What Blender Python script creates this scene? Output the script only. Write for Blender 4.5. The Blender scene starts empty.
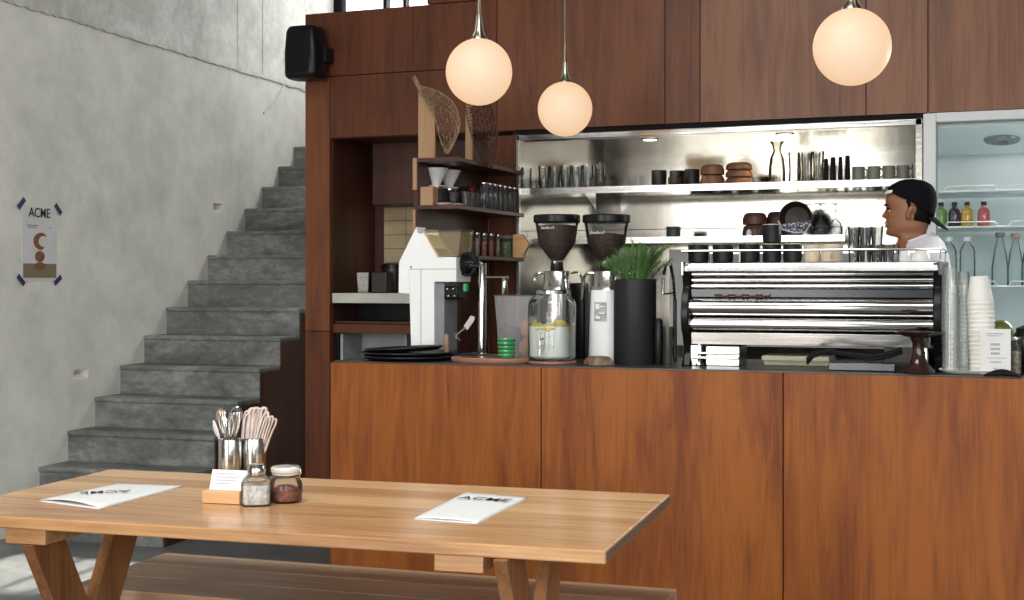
import bpy, math, random
from mathutils import Vector, Matrix
random.seed(7)
PI = math.pi
SC = bpy.context.scene
COL = SC.collection
# ---------------------------------------------------------------- camera
F = 1350.0; HOR = 282.0; CH = 1.35; YAW = math.radians(20.8)
cs, sn = math.cos(YAW), math.sin(YAW)
cam = bpy.data.cameras.new('camera'); cam.sensor_width = 36; cam.lens = F/1024*36
cam.shift_y = -18/1024; cam.clip_start = .05
camo = bpy.data.objects.new('camera', cam); COL.objects.link(camo)
camo.location = (0, 0, CH); camo.rotation_euler = (PI/2, 0, YAW)
SC.camera = camo
SC.view_settings.view_transform = 'Standard'; SC.view_settings.look = 'None'
SC.view_settings.gamma = 1; SC.view_settings.use_curve_mapping = False
SC.view_settings.exposure = 0.30

# measured-photo helpers: a ray of the surveyed camera met with a plane of the room
def ray(px, py):
    u = (px-512)/F; v = (HOR-py)/F
    return Vector((cs*u-sn, sn*u+cs, v))
def hitY(px, py, Y):
    d = ray(px, py); return Vector((0, 0, CH)) + d*(Y/d.y)
def XY(px, Y): return hitY(px, HOR, Y).x
def ZY(px, py, Y): return hitY(px, py, Y).z
def hitZ(px, py, z):
    d = ray(px, py); return Vector((0, 0, CH)) + d*((z-CH)/d.z)
def ppm(px, Y): return F*(cs+(px-512)/F*sn)/Y
SA = math.radians(3.2)
def SW(l, w, z): return Vector((l*math.cos(SA)-w*math.sin(SA), l*math.sin(SA)+w*math.cos(SA), z))
def hitL(px, py, l):
    d = ray(px, py); n = Vector((math.cos(SA), math.sin(SA), 0)); t = l/d.dot(n)
    p = Vector((0, 0, CH))+d*t
    return -p.x*math.sin(SA)+p.y*math.cos(SA), p.z     # w, z

# ---------------------------------------------------------------- materials
def newmat(name):
    m = bpy.data.materials.new(name); m.use_nodes = True
    nt = m.node_tree; nt.nodes.clear()
    out = nt.nodes.new('ShaderNodeOutputMaterial')
    return m, nt, out
def N(nt, t, **k):
    n = nt.nodes.new(t)
    for a, b in k.items():
        if a.startswith('i_'): n.inputs[a[2:].replace('_', ' ')].default_value = b
        else: setattr(n, a, b)
    return n
def ramp(nt, stops):
    r = nt.nodes.new('ShaderNodeValToRGB'); e = r.color_ramp.elements
    while len(e) < len(stops): e.new(.5)
    for i, (p, c) in enumerate(stops):
        e[i].position = p; e[i].color = (c[0], c[1], c[2], 1)
    return r
def coords(nt, scale=(1, 1, 1), rot=(0, 0, 0)):
    t = nt.nodes.new('ShaderNodeTexCoord'); m = nt.nodes.new('ShaderNodeMapping')
    m.inputs['Scale'].default_value = scale; m.inputs['Rotation'].default_value = rot
    nt.links.new(t.outputs['Object'], m.inputs['Vector']); return m
def pbr(name, col, rough=.5, metal=0, var=.12, nscale=12, bump=0, stretch=(1, 1, 1), coat=0, emit=None, es=0, trans=0, alpha=1, spec=.5):
    m, nt, out = newmat(name); L = nt.links.new
    b = N(nt, 'ShaderNodeBsdfPrincipled'); L(b.outputs[0], out.inputs[0])
    b.inputs['Roughness'].default_value = rough; b.inputs['Metallic'].default_value = metal
    b.inputs['Coat Weight'].default_value = coat; b.inputs['Transmission Weight'].default_value = trans
    b.inputs['Alpha'].default_value = alpha; b.inputs['Specular IOR Level'].default_value = spec
    mp = coords(nt, stretch); nz = N(nt, 'ShaderNodeTexNoise'); nz.inputs['Scale'].default_value = nscale
    nz.inputs['Detail'].default_value = 4; L(mp.outputs[0], nz.inputs['Vector'])
    lo = [max(0, c*(1-var)) for c in col]; hi = [min(1, c*(1+var)) for c in col]
    r = ramp(nt, [(.3, lo), (.7, hi)]); L(nz.outputs['Fac'], r.inputs[0]); L(r.outputs[0], b.inputs['Base Color'])
    if bump:
        bp = N(nt, 'ShaderNodeBump'); bp.inputs['Strength'].default_value = bump; bp.inputs['Distance'].default_value = .01
        L(nz.outputs['Fac'], bp.inputs['Height']); L(bp.outputs[0], b.inputs['Normal'])
    if emit:
        b.inputs['Emission Color'].default_value = (*emit, 1); b.inputs['Emission Strength'].default_value = es
    return m
def wood(name, dark, mid, light, axis='z', rough=.38, coat=.25, scale=1.0, plank=0, bump=.08, blotch=.5):
    """grain stretched along one object axis, with knots, blotches and optional plank tones"""
    m, nt, out = newmat(name); L = nt.links.new
    b = N(nt, 'ShaderNodeBsdfPrincipled'); L(b.outputs[0], out.inputs[0])
    b.inputs['Roughness'].default_value = rough; b.inputs['Coat Weight'].default_value = coat; b.inputs['Coat Roughness'].default_value = .22; b.inputs['Specular IOR Level'].default_value = .35
    s = {'x': (.8, 8, 8), 'y': (8, .8, 8), 'z': (8, 8, .8)}[axis]
    mp = coords(nt, tuple(v*scale for v in s))
    n1 = N(nt, 'ShaderNodeTexNoise'); n1.inputs['Scale'].default_value = 1.6; n1.inputs['Detail'].default_value = 7; n1.inputs['Roughness'].default_value = .6; n1.inputs['Distortion'].default_value = 1.1
    L(mp.outputs[0], n1.inputs['Vector'])
    s2 = {'x': (.7, 3, 3), 'y': (3, .7, 3), 'z': (3, 3, .7)}[axis]
    mp2 = coords(nt, tuple(v*scale for v in s2))
    n2 = N(nt, 'ShaderNodeTexNoise'); n2.inputs['Scale'].default_value = 1.3; n2.inputs['Detail'].default_value = 3
    L(mp2.outputs[0], n2.inputs['Vector'])
    s3 = {'x': (3, 90, 90), 'y': (90, 3, 90), 'z': (90, 90, 3)}[axis]
    mp3 = coords(nt, s3); n3 = N(nt, 'ShaderNodeTexNoise'); n3.inputs['Scale'].default_value = 1.5; n3.inputs['Detail'].default_value = 3
    L(mp3.outputs[0], n3.inputs['Vector'])
    mx = N(nt, 'ShaderNodeMath', operation='MULTIPLY_ADD'); mx.inputs[1].default_value = blotch; L(n2.outputs['Fac'], mx.inputs[0])
    m1 = N(nt, 'ShaderNodeMath', operation='MULTIPLY'); m1.inputs[1].default_value = 1-blotch*.5-.2; L(n1.outputs['Fac'], m1.inputs[0]); L(m1.outputs[0], mx.inputs[2])
    my = N(nt, 'ShaderNodeMath', operation='MULTIPLY_ADD'); my.inputs[1].default_value = .26; L(n3.outputs['Fac'], my.inputs[0]); L(mx.outputs[0], my.inputs[2])
    fac = my.outputs[0]
    if plank:
        sep = N(nt, 'ShaderNodeSeparateXYZ'); tc = N(nt, 'ShaderNodeTexCoord'); L(tc.outputs['Object'], sep.inputs[0])
        dv = N(nt, 'ShaderNodeMath', operation='DIVIDE'); dv.inputs[1].default_value = plank
        L(sep.outputs['Y' if axis == 'x' else 'X'], dv.inputs[0])
        fl = N(nt, 'ShaderNodeMath', operation='FLOOR'); L(dv.outputs[0], fl.inputs[0])
        wn = N(nt, 'ShaderNodeTexWhiteNoise', noise_dimensions='1D'); L(fl.outputs[0], wn.inputs['W'])
        a = N(nt, 'ShaderNodeMath', operation='MULTIPLY_ADD'); a.inputs[1].default_value = .26; L(wn.outputs['Value'], a.inputs[0]); L(fac, a.inputs[2])
        a2 = N(nt, 'ShaderNodeMath', operation='SUBTRACT'); a2.inputs[1].default_value = .13; L(a.outputs[0], a2.inputs[0]); fac = a2.outputs[0]
    r = ramp(nt, [(.34, dark), (.54, mid), (.74, light)]); L(fac, r.inputs[0]); L(r.outputs[0], b.inputs['Base Color'])
    bp = N(nt, 'ShaderNodeBump'); bp.inputs['Strength'].default_value = bump; bp.inputs['Distance'].default_value = .004
    L(n3.outputs['Fac'], bp.inputs['Height']); L(bp.outputs[0], b.inputs['Normal'])
    return m
def concrete(name, c1, c2, c3, scale=1, rough=.8, bump=.3, spots=True, stretch=(1, 1, 1)):
    m, nt, out = newmat(name); L = nt.links.new
    b = N(nt, 'ShaderNodeBsdfPrincipled'); L(b.outputs[0], out.inputs[0]); b.inputs['Roughness'].default_value = rough
    mp = coords(nt, tuple(scale*s for s in stretch))
    n1 = N(nt, 'ShaderNodeTexNoise'); n1.inputs['Scale'].default_value = .9; n1.inputs['Detail'].default_value = 6; n1.inputs['Roughness'].default_value = .6; n1.inputs['Distortion'].default_value = .8
    n2 = N(nt, 'ShaderNodeTexNoise'); n2.inputs['Scale'].default_value = 7; n2.inputs['Detail'].default_value = 8; n2.inputs['Roughness'].default_value = .7
    n3 = N(nt, 'ShaderNodeTexNoise'); n3.inputs['Scale'].default_value = 60; n3.inputs['Detail'].default_value = 3
    for n in (n1, n2, n3): L(mp.outputs[0], n.inputs['Vector'])
    a = N(nt, 'ShaderNodeMath', operation='MULTIPLY_ADD'); a.inputs[1].default_value = .4; L(n2.outputs['Fac'], a.inputs[0])
    h = N(nt, 'ShaderNodeMath', operation='MULTIPLY'); h.inputs[1].default_value = .6; L(n1.outputs['Fac'], h.inputs[0]); L(h.outputs[0], a.inputs[2])
    r = ramp(nt, [(.36, c1), (.5, c2), (.64, c3)]); L(a.outputs[0], r.inputs[0])
    colr = r.outputs[0]
    if spots:
        v = N(nt, 'ShaderNodeTexVoronoi'); v.inputs['Scale'].default_value = 5; v.inputs['Randomness'].default_value = 1; L(mp.outputs[0], v.inputs['Vector'])
        rr = ramp(nt, [(.028, (.25, .25, .24)), (.045, (1, 1, 1))]); L(v.outputs['Distance'], rr.inputs[0])
        mm = N(nt, 'ShaderNodeMix', data_type='RGBA', blend_type='MULTIPLY'); mm.inputs['Factor'].default_value = .85
        L(colr, mm.inputs['A']); L(rr.outputs[0], mm.inputs['B']); colr = mm.outputs['Result']
    L(colr, b.inputs['Base Color'])
    s = N(nt, 'ShaderNodeMath', operation='ADD'); L(n2.outputs['Fac'], s.inputs[0]); L(n3.outputs['Fac'], s.inputs[1])
    bp = N(nt, 'ShaderNodeBump'); bp.inputs['Strength'].default_value = bump; bp.inputs['Distance'].default_value = .008
    L(s.outputs[0], bp.inputs['Height']); L(bp.outputs[0], b.inputs['Normal'])
    return m
def glassmat(name, tint=(.95, .97, .97), refl=.5, rough=.03, body=.04):
    """thin clear glass: mostly see-through, Fresnel gloss towards the rim, a faint body tone"""
    m, nt, out = newmat(name); L = nt.links.new
    tr = N(nt, 'ShaderNodeBsdfTransparent'); tr.inputs[0].default_value = (*tint, 1)
    gl = N(nt, 'ShaderNodeBsdfGlossy'); gl.inputs['Roughness'].default_value = rough
    df = N(nt, 'ShaderNodeBsdfDiffuse'); df.inputs[0].default_value = (*tint, 1)
    lw = N(nt, 'ShaderNodeLayerWeight'); lw.inputs['Blend'].default_value = refl*.42
    m1 = N(nt, 'ShaderNodeMixShader'); m1.inputs[0].default_value = body; L(tr.outputs[0], m1.inputs[1]); L(df.outputs[0], m1.inputs[2])
    m2 = N(nt, 'ShaderNodeMixShader'); L(lw.outputs['Fresnel'], m2.inputs[0]); L(m1.outputs[0], m2.inputs[1]); L(gl.outputs[0], m2.inputs[2])
    L(m2.outputs[0], out.inputs[0]); return m
def emis(name, col, s):
    m, nt, out = newmat(name); e = N(nt, 'ShaderNodeEmission'); e.inputs[0].default_value = (*col, 1); e.inputs[1].default_value = s
    nt.links.new(e.outputs[0], out.inputs[0]); return m

W_PANEL = wood('stained_teak', (.075, .015, .0015), (.165, .038, .0035), (.29, .084, .009), 'z', rough=.5, coat=0, blotch=.5, scale=1.3)
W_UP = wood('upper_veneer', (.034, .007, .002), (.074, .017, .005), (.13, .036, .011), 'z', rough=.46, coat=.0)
W_UP2 = wood('upper_veneer_post_haze', (.050, .012, .004), (.105, .029, .009), (.18, .058, .019), 'z', rough=.42, coat=.05)  # post's own tone; on wall panels, slight reflected haze put into the colour
W_UP3 = wood('upper_veneer_haze', (.070, .021, .008), (.145, .050, .019), (.25, .10, .044), 'z', rough=.38, coat=.12)  # same veneer, reflected haze on the right panels painted in as paler colour
W_DARK = wood('dark_walnut', (.020, .006, .004), (.045, .013, .008), (.085, .028, .015), 'z', rough=.45, coat=.1)
W_SHELF = wood('shelf_walnut', (.022, .007, .005), (.052, .017, .012), (.10, .038, .026), 'y', rough=.4, coat=.2)
W_TABLE = wood('table_oak', (.27, .12, .045), (.50, .265, .115), (.70, .43, .215), 'x', rough=.25, coat=.2, plank=.14, scale=1.0, bump=.05)
W_LEG = wood('leg_oak', (.07, .024, .009), (.17, .065, .022), (.31, .14, .052), 'z', rough=.5, coat=.05)
W_BENCH = wood('bench_oak', (.19, .105, .06), (.33, .20, .12), (.48, .32, .20), 'x', rough=.42, coat=.1, plank=.11)
W_LIGHT = wood('pale_block_wood', (.40, .21, .09), (.55, .31, .14), (.70, .44, .22), 'x', rough=.55, coat=0)
W_LIGHTZ = wood('pale_board_wood', (.24, .13, .065), (.34, .19, .10), (.44, .27, .15), 'z', rough=.6, coat=0)
W_BOARD = wood('serving_board', (.10, .035, .02), (.20, .08, .05), (.32, .15, .10), 'x', rough=.3, coat=.3)
C_WALL = concrete('trowelled_concrete', (.54, .54, .49), (.73, .72, .65), (.87, .855, .78), .55, spots=False, bump=.12)
C_WALL2 = concrete('raw_concrete', (.42, .415, .38), (.58, .57, .53), (.74, .73, .69), 2.6, bump=.35)
C_STEP = concrete('stair_concrete', (.07, .073, .070), (.155, .16, .152), (.31, .31, .295), 2.2, rough=.6, spots=False, stretch=(1, 1, 2))
C_FLOOR = concrete('floor_concrete', (.07, .075, .075), (.115, .12, .12), (.19, .195, .19), 1.4, rough=.32, bump=.06, spots=False)
C_CEIL = concrete('ceiling_concrete', (.25, .25, .24), (.33, .33, .31), (.42, .42, .40), 1, spots=False)
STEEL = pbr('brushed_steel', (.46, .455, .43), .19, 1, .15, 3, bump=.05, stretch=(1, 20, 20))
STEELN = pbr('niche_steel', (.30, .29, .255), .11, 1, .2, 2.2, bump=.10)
CHROME = pbr('polished_chrome', (.56, .55, .53), .09, 1, .03, 4)
DCHROME = pbr('dark_gunmetal', (.10, .10, .11), .25, 1, .1)
BLACK = pbr('black_plastic', (.006, .006, .007), .30, spec=.25)
BLACKM = pbr('matt_black', (.007, .007, .008), .7, spec=.15)
BLACKC = pbr('black_stoneware', (.009, .010, .011), .40, nscale=30, var=.3, spec=.25)
GREENC = pbr('slate_stoneware', (.035, .055, .055), .5)
GREYC = pbr('grey_stoneware', (.17, .165, .13), .5, nscale=25)
BROWNC = pbr('brown_stoneware', (.17, .07, .03), .5, nscale=20, var=.35)
DKBROWN = pbr('dark_brown_bowl', (.035, .018, .012), .5, nscale=20, var=.3)
BEIGE = pbr('beige_stoneware', (.60, .49, .36), .55)
WHITE = pbr('white_enamel', (.88, .88, .86), .35, var=.02)
WHITEP = pbr('white_ceramic', (.86, .84, .81), .3, var=.02)
PAPER = pbr('white_paper', (.70, .69, .66), .8, var=.02)
PAPERC = pbr('cup_paper', (.78, .76, .70), .7, var=.02)
CREAM = pbr('cream_card', (.66, .62, .46), .7, var=.04)
GREY = pbr('mid_grey', (.22, .23, .24), .5)
INK = pbr('black_ink', (.02, .02, .02), .8)
INKG = pbr('grey_ink', (.30, .30, .32), .8)
BLUE = pbr('navy_tape', (.015, .03, .10), .6)
BRASS = pbr('satin_brass', (.30, .27, .21), .3, 1)
GLASS = glassmat('clear_glass', (.95, .96, .96), .62, .03, .02)
HOPG = glassmat('hopper_glass', (.93, .93, .92), .3, .03, .015)
GLASSD = glassmat('smoky_glass', (.80, .82, .80), .5, .04, .06)
GLASSF = glassmat('fridge_glass', (.97, .985, .985), .25, .02, .01)
GLASSG = glassmat('bottle_glass', (.88, .93, .93), .45, .05, .10)
FROST = glassmat('frosted_plastic', (.86, .84, .84), .3, .3, .13)
CUPS = glassmat('stacked_clear_plastic', (.88, .90, .86), .9, .08, .25)
WATER = glassmat('lemon_water', (.88, .92, .86), .3, .05, .74)
BEANS = pbr('coffee_beans', (.045, .018, .012), .45, var=.9, nscale=95, bump=.8)
LEMON = pbr('lemon_slice', (.55, .45, .10), .5)
LEAF = pbr('fern_green', (.045, .13, .02), .5, var=.6, nscale=10)
FRIDGEW = pbr('fridge_interior', (.82, .86, .855), .4, var=.02)
FRAMEW = pbr('fridge_frame', (.68, .70, .69), .35, var=.02)
DRIED = pbr('dried_fibre', (.26, .165, .10), .9, var=.4, nscale=60)
DRIEDD = pbr('dark_dried_fibre', (.075, .035, .024), .9, var=.4, nscale=60)
TRAY = pbr('black_tray', (.009, .010, .013), .38, spec=.3)
SKIN = pbr('skin', (.29, .122, .062), .48, var=.08, nscale=14)
SHIRT = pbr('white_cotton', (.74, .72, .75), .9, var=.03, bump=.1)
DENIM = pbr('dark_trousers', (.03, .03, .04), .9)
CAPM = pbr('black_cap_cotton', (.005, .005, .006), .9, spec=.1)
HAIR = pbr('black_hair', (.006, .005, .004), .8, spec=.1)
LAMP = emis('lamp_glow', (1, .69, .43), 1.02)
def lampmat():
    m, nt, out = newmat('opal_globe'); L = nt.links.new
    lw = N(nt, 'ShaderNodeLayerWeight'); lw.inputs['Blend'].default_value = .35
    r = ramp(nt, [(0, (1, .72, .47)), (1, (1, .58, .31))]); L(lw.outputs['Facing'], r.inputs[0])
    b = N(nt, 'ShaderNodeBsdfPrincipled'); b.inputs['Base Color'].default_value = (.16, .14, .12, 1); b.inputs['Roughness'].default_value = .55
    L(r.outputs[0], b.inputs['Emission Color']); b.inputs['Emission Strength'].default_value = .70
    L(b.outputs[0], out.inputs[0]); return m
GLOBE = lampmat()

# ---------------------------------------------------------------- mesh building
class MB:
    def __init__(s): s.v = []; s.f = []
    def add(s, vs, fs):
        n = len(s.v); s.v += [tuple(v) for v in vs]; s.f += [tuple(i+n for i in f) for f in fs]; return s
    def box(s, x0, x1, y0, y1, z0, z1):
        return s.add([(x0,y0,z0),(x1,y0,z0),(x1,y1,z0),(x0,y1,z0),(x0,y0,z1),(x1,y0,z1),(x1,y1,z1),(x0,y1,z1)],
                     [(0,3,2,1),(4,5,6,7),(0,1,5,4),(1,2,6,5),(2,3,7,6),(3,0,4,7)])
    def cb(s, c, d): return s.box(c[0]-d[0]/2,c[0]+d[0]/2,c[1]-d[1]/2,c[1]+d[1]/2,c[2]-d[2]/2,c[2]+d[2]/2)
    def lathe(s, prof, c=(0,0,0), seg=24, ax='z', sq=None, sx=1, sy=1):
        vs = []; fs = []
        for (r, z) in prof:
            for k in range(seg):
                a = 2*PI*k/seg; ca, sa = math.cos(a), math.sin(a)
                if sq:
                    q = 2/sq; ca = math.copysign(abs(ca)**q, ca); sa = math.copysign(abs(sa)**q, sa)
                x, y = r*ca*sx, r*sa*sy
                p = {'z': (x, y, z), 'x': (z, x, y), 'y': (x, z, y)}[ax]
                vs.append((p[0]+c[0], p[1]+c[1], p[2]+c[2]))
        for i in range(len(prof)-1):
            for k in range(seg):
                a, b = i*seg+k, i*seg+(k+1) % seg
                fs.append((a, b, b+seg, a+seg))
        if prof[0][0] > 1e-6 and getattr(s, 'cap', True): fs.append(tuple(reversed(range(seg))))
        if prof[-1][0] > 1e-6 and getattr(s, 'cap', True) and not getattr(s, 'opentop', False): fs.append(tuple(range((len(prof)-1)*seg, len(prof)*seg)))
        return s.add(vs, fs)
    def tube(s, pts, r, seg=8):
        pts = [Vector(p) for p in pts]; n = len(pts); rr = r if isinstance(r, (list, tuple)) else [r]*n
        vs = []; up = Vector((0, 0, 1)); prev = None
        for i, p in enumerate(pts):
            t = (pts[min(i+1, n-1)]-pts[max(i-1, 0)]).normalized()
            if prev is None:
                a = t.cross(up)
                if a.length < .1: a = t.cross(Vector((1, 0, 0)))
            else: a = prev-t*prev.dot(t)
            a.normalize(); b = t.cross(a); prev = a
            for k in range(seg):
                an = 2*PI*k/seg; vs.append(p+(a*math.cos(an)+b*math.sin(an))*rr[i])
        fs = [(i*seg+k, i*seg+(k+1) % seg, (i+1)*seg+(k+1) % seg, (i+1)*seg+k) for i in range(n-1) for k in range(seg)]
        fs += [tuple(reversed(range(seg))), tuple(range((n-1)*seg, n*seg))]
        return s.add(vs, fs)
    def prism(s, poly, a, b, ax='y'):
        n = len(poly); vs = []
        for d in (a, b):
            for (p, q) in poly:
                vs.append({'y': (p, d, q), 'x': (d, p, q), 'z': (p, q, d)}[ax])
        fs = [tuple(range(n)), tuple(reversed(range(n, 2*n)))] + [(i, (i+1) % n, (i+1) % n+n, i+n) for i in range(n)]
        return s.add(vs, fs)
    def grid(s, fn, nu, nv, closed=False):
        vs = [fn(i/(nu-1), j/(nv-1)) for i in range(nu) for j in range(nv)]
        fs = [(i*nv+j, (i+1)*nv+j, (i+1)*nv+j+1, i*nv+j+1) for i in range(nu-1) for j in range(nv-1)]
        return s.add(vs, fs)
    def sphere(s, c, r, seg=20, sx=1, sy=1, sz=1):
        pr = [(max(1e-7, r*math.sin(PI*i/(seg//2))), -r*sz*math.cos(PI*i/(seg//2))) for i in range(seg//2+1)]
        pr[0] = (1e-7, pr[0][1]); pr[-1] = (1e-7, pr[-1][1])
        return s.lathe(pr, c, seg, sx=sx, sy=sy)
def fixnormals(me):
    import bmesh
    bm = bmesh.new(); bm.from_mesh(me); bmesh.ops.remove_doubles(bm, verts=bm.verts, dist=1e-6)
    bmesh.ops.recalc_face_normals(bm, faces=bm.faces); bm.to_mesh(me); bm.free()
def obj(name, mb, m, parent=None, bevel=0, loc=None, rot=None, smooth=38, label=None, kind=None, fix=True):
    me = bpy.data.meshes.new(name); me.from_pydata(mb.v, [], mb.f); me.update()
    if fix: fixnormals(me)
    me.materials.append(m)
    if smooth:
        me.shade_smooth(); me.set_sharp_from_angle(angle=math.radians(smooth))
    o = bpy.data.objects.new(name, me); COL.objects.link(o)
    if parent: o.parent = parent
    if loc is not None: o.location = loc
    if rot is not None: o.rotation_euler = rot
    if bevel:
        b = o.modifiers.new('bevel', 'BEVEL'); b.width = bevel; b.segments = 2; b.limit_method = 'ANGLE'; b.angle_limit = math.radians(40)
    if label: o['label'] = label
    if kind: o['kind'] = kind
    return o
def thing(name, label, cat, loc=(0,0,0), rz=0, group=None):
    o = bpy.data.objects.new(name, None); COL.objects.link(o); o.empty_display_size = .05
    o.location = loc; o.rotation_euler = (0, 0, rz); o['label'] = label; o['category'] = cat
    if group: o['group'] = group
    return o
def tag(o, label, cat, group=None):
    o['label'] = label; o['category'] = cat
    if group: o['group'] = group
    return o
def struct(name, mb, m, parent=None, bevel=0, **k):
    o = obj(name, mb, m, parent, bevel, **k)
    if not parent: o['kind'] = 'structure'
    return o
def dup(root, loc, label=None, rz=None, group=None, scale=None):
    r = root.copy(); COL.objects.link(r); r.location = loc
    if rz is not None: r.rotation_euler = (0, 0, rz)
    if scale: r.scale = scale
    if label: r['label'] = label
    if group: r['group'] = group
    for ch in list(root.children):
        c = ch.copy(); COL.objects.link(c); c.parent = r
        for g in list(ch.children):
            d = g.copy(); COL.objects.link(d); d.parent = c
    return r
def text(name, s, size, m, parent, loc, rot, ext=.0006, kind_label=None, sx=1, bold=.002):
    cu = bpy.data.curves.new(name, 'FONT'); cu.body = s; cu.size = size; cu.extrude = ext; cu.offset = size*bold
    cu.align_x = 'CENTER'; cu.align_y = 'CENTER'
    tmp = bpy.data.objects.new('tmp', cu); COL.objects.link(tmp)
    dg = bpy.context.evaluated_depsgraph_get(); me = bpy.data.meshes.new_from_object(tmp.evaluated_get(dg))
    bpy.data.objects.remove(tmp); me.materials.clear(); me.materials.append(m)
    o = bpy.data.objects.new(name, me); COL.objects.link(o); o.parent = parent; o.location = loc; o.rotation_euler = rot; o.scale = (sx, 1, 1)
    return o
def bez(p0, p1, p2, p3, n=12):
    r = []
    for i in range(n+1):
        t = i/n; r.append(tuple((1-t)**3*a+3*(1-t)**2*t*b+3*(1-t)*t*t*c+t**3*d for a, b, c, d in zip(p0, p1, p2, p3)))
    return r

# ================================================================= THE ROOM
YB = 6.70      # back bar wall plane
YC = 5.00      # counter front plane
ZC = 1.02      # counter top
ZT = 2.86      # top of the wood wall
struct('floor', MB().box(-7, 7, -4, 12, -.1, 0), C_FLOOR)
# left wall, two pours of concrete with a ragged joint between
wl = -4.70; RW = (0, 0, SA)
def leftwall():
    # trowelled lower part with square holes for the two step lights
    holes = []
    for (px, py, w, h) in ((218, 208, .085, .06), (81, 374, .10, .06)):
        w0, z0 = hitL(px, py, wl); holes.append((w0-w/2-.02, w0+w/2+.02, z0-h/2, z0+h/2))
    holes.sort()
    ws = [-4] + [v for h in holes for v in h[:2]] + [10.0]
    mb = MB()
    for i in range(len(ws)-1):
        a, b = ws[i], ws[i+1]
        if i % 2 == 0: mb.box(wl-.25, wl, a, b, 0, 2.9)
        else:
            h = holes[i//2]; mb.box(wl-.25, wl, a, b, 0, h[2]); mb.box(wl-.25, wl, a, b, h[3], 2.9); mb.box(wl-.25, wl-.07, a, b, h[2], h[3])
    o = struct('wall_left', mb, C_WALL, rot=RW, smooth=0)
    up = MB(); n = 420; poly = []
    random.seed(3)
    for i in range(n+1):
        poly.append((-4+14*i/n, 2.83+random.uniform(-.007, .007)))
    vs = []; fs = []
    for (w, z) in poly: vs += [(wl-.2, w, z), (wl+.010, w, z), (wl+.012, w, z+.012), (wl+.009, w, z+.03), (wl+.009, w, 4.6)]
    for i in range(n):
        for k in range(4): fs.append((i*5+k, i*5+k+1, (i+1)*5+k+1, (i+1)*5+k))
    up.add(vs, fs); struct('wall_left', up, C_WALL2, rot=RW)
    sm = MB()
    for px in (237, 262):
        w0, z0 = hitL(px, 40, wl); sm.box(wl+.008, wl+.012, w0-.012, w0+.012, 2.87, 4.6)
    a = hitL(263, 113, wl); b = hitL(284, 85, wl)
    sm.tube([(wl+.004, a[0], a[1]), (wl+.006, (a[0]+b[0])/2+.02, (a[1]+b[1])/2), (wl+.004, b[0], b[1])], .009, 6)
    struct('trim_1', sm, C_WALL2, rot=RW)
    for i, h in enumerate(holes):
        t = thing('step_light', ['square recessed white step light low in the concrete wall by the lower stairs', 'small recessed white step light in the concrete wall beside the upper stairs'][i], 'light', SW(wl-.07, (h[0]+h[1])/2, h[2]), SA)
        w2 = (h[1]-h[0])/2
        obj('housing', MB().box(.001, .062, -w2+.002, w2-.002, .001, .008).box(.001, .008, -w2+.002, w2-.002, .008, h[3]-h[2]-.002).box(.008, .062, w2-.010, w2-.002, .008, h[3]-h[2]-.002), WHITEP, t, smooth=0)
        obj('lens', MB().prism([(.009, .010), (.058, .010), (.009, .040)], -w2+.012, w2-.014, 'y'), WHITEP, t, smooth=0)
leftwall()
struct('wall_left', MB().box(wl+.001, wl+.06, -3.4, 2.2, 0, 3.6), W_DARK, rot=RW, smooth=0)  # unseen dark panel added to darken the reflection in the niche's left part
# rear wall with the high windows
wy = 9.98
rear = MB().box(wl, 9, wy, wy+.2, 0, 3.35).box(wl, 9, wy, wy+.2, 4.42, 4.6)
struct('wall_rear', rear, C_WALL, rot=RW, smooth=0)
wf = MB()
def lateral(px, w):   # lateral coordinate on the plane w=const seen at px
    d = ray(px, HOR); dl = d.x*math.cos(SA)+d.y*math.sin(SA); dw = -d.x*math.sin(SA)+d.y*math.cos(SA); return dl/dw*w
for (a, b) in ((331, 341), (382, 385.5), (402, 405), (470, 474), (560, 564), (660, 664), (760, 764), (900, 904)):
    wf.box(lateral(a, wy), lateral(b, wy), wy+.02, wy+.1, 3.35, 4.42)
wf.box(wl, 9, wy+.02, wy+.1, 3.35, 3.39); wf.box(wl, 9, wy+.02, wy+.1, 4.38, 4.42)
w1 = struct('window_1', wf, BLACKM, rot=RW, smooth=0)
obj('pane', MB().box(wl, 9, wy+.055, wy+.06, 3.39, 4.38), GLASSF, w1)
# dark steel truss outside the high window, diagonals added to streak the sun
tr = MB(); 
for k in range(7):
    x0 = lateral(405, wy)+k*1.0
    tr.tube([(x0, wy+.6, 3.5), (x0+.5, wy+.6, 4.4)], .02, 5); tr.tube([(x0+.5, wy+.6, 4.4), (x0+1.0, wy+.6, 3.5)], .02, 5); 
tr.tube([(lateral(405, wy), wy+.6, 4.38), (6, wy+.6, 4.38)], .03, 5); tr.tube([(lateral(405, wy), wy+.6, 3.5), (6, wy+.6, 3.5)], .03, 5)
tg = obj('roof_truss', tr, BLACKM, rot=RW); tag(tg, 'dark steel roof truss outside the high window above the wood wall', 'truss')
# ceiling over the room
struct('ceiling', MB().box(-5.6, 9.5, -3.7, 10.6, 4.6, 4.8), C_CEIL, smooth=0)
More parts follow.
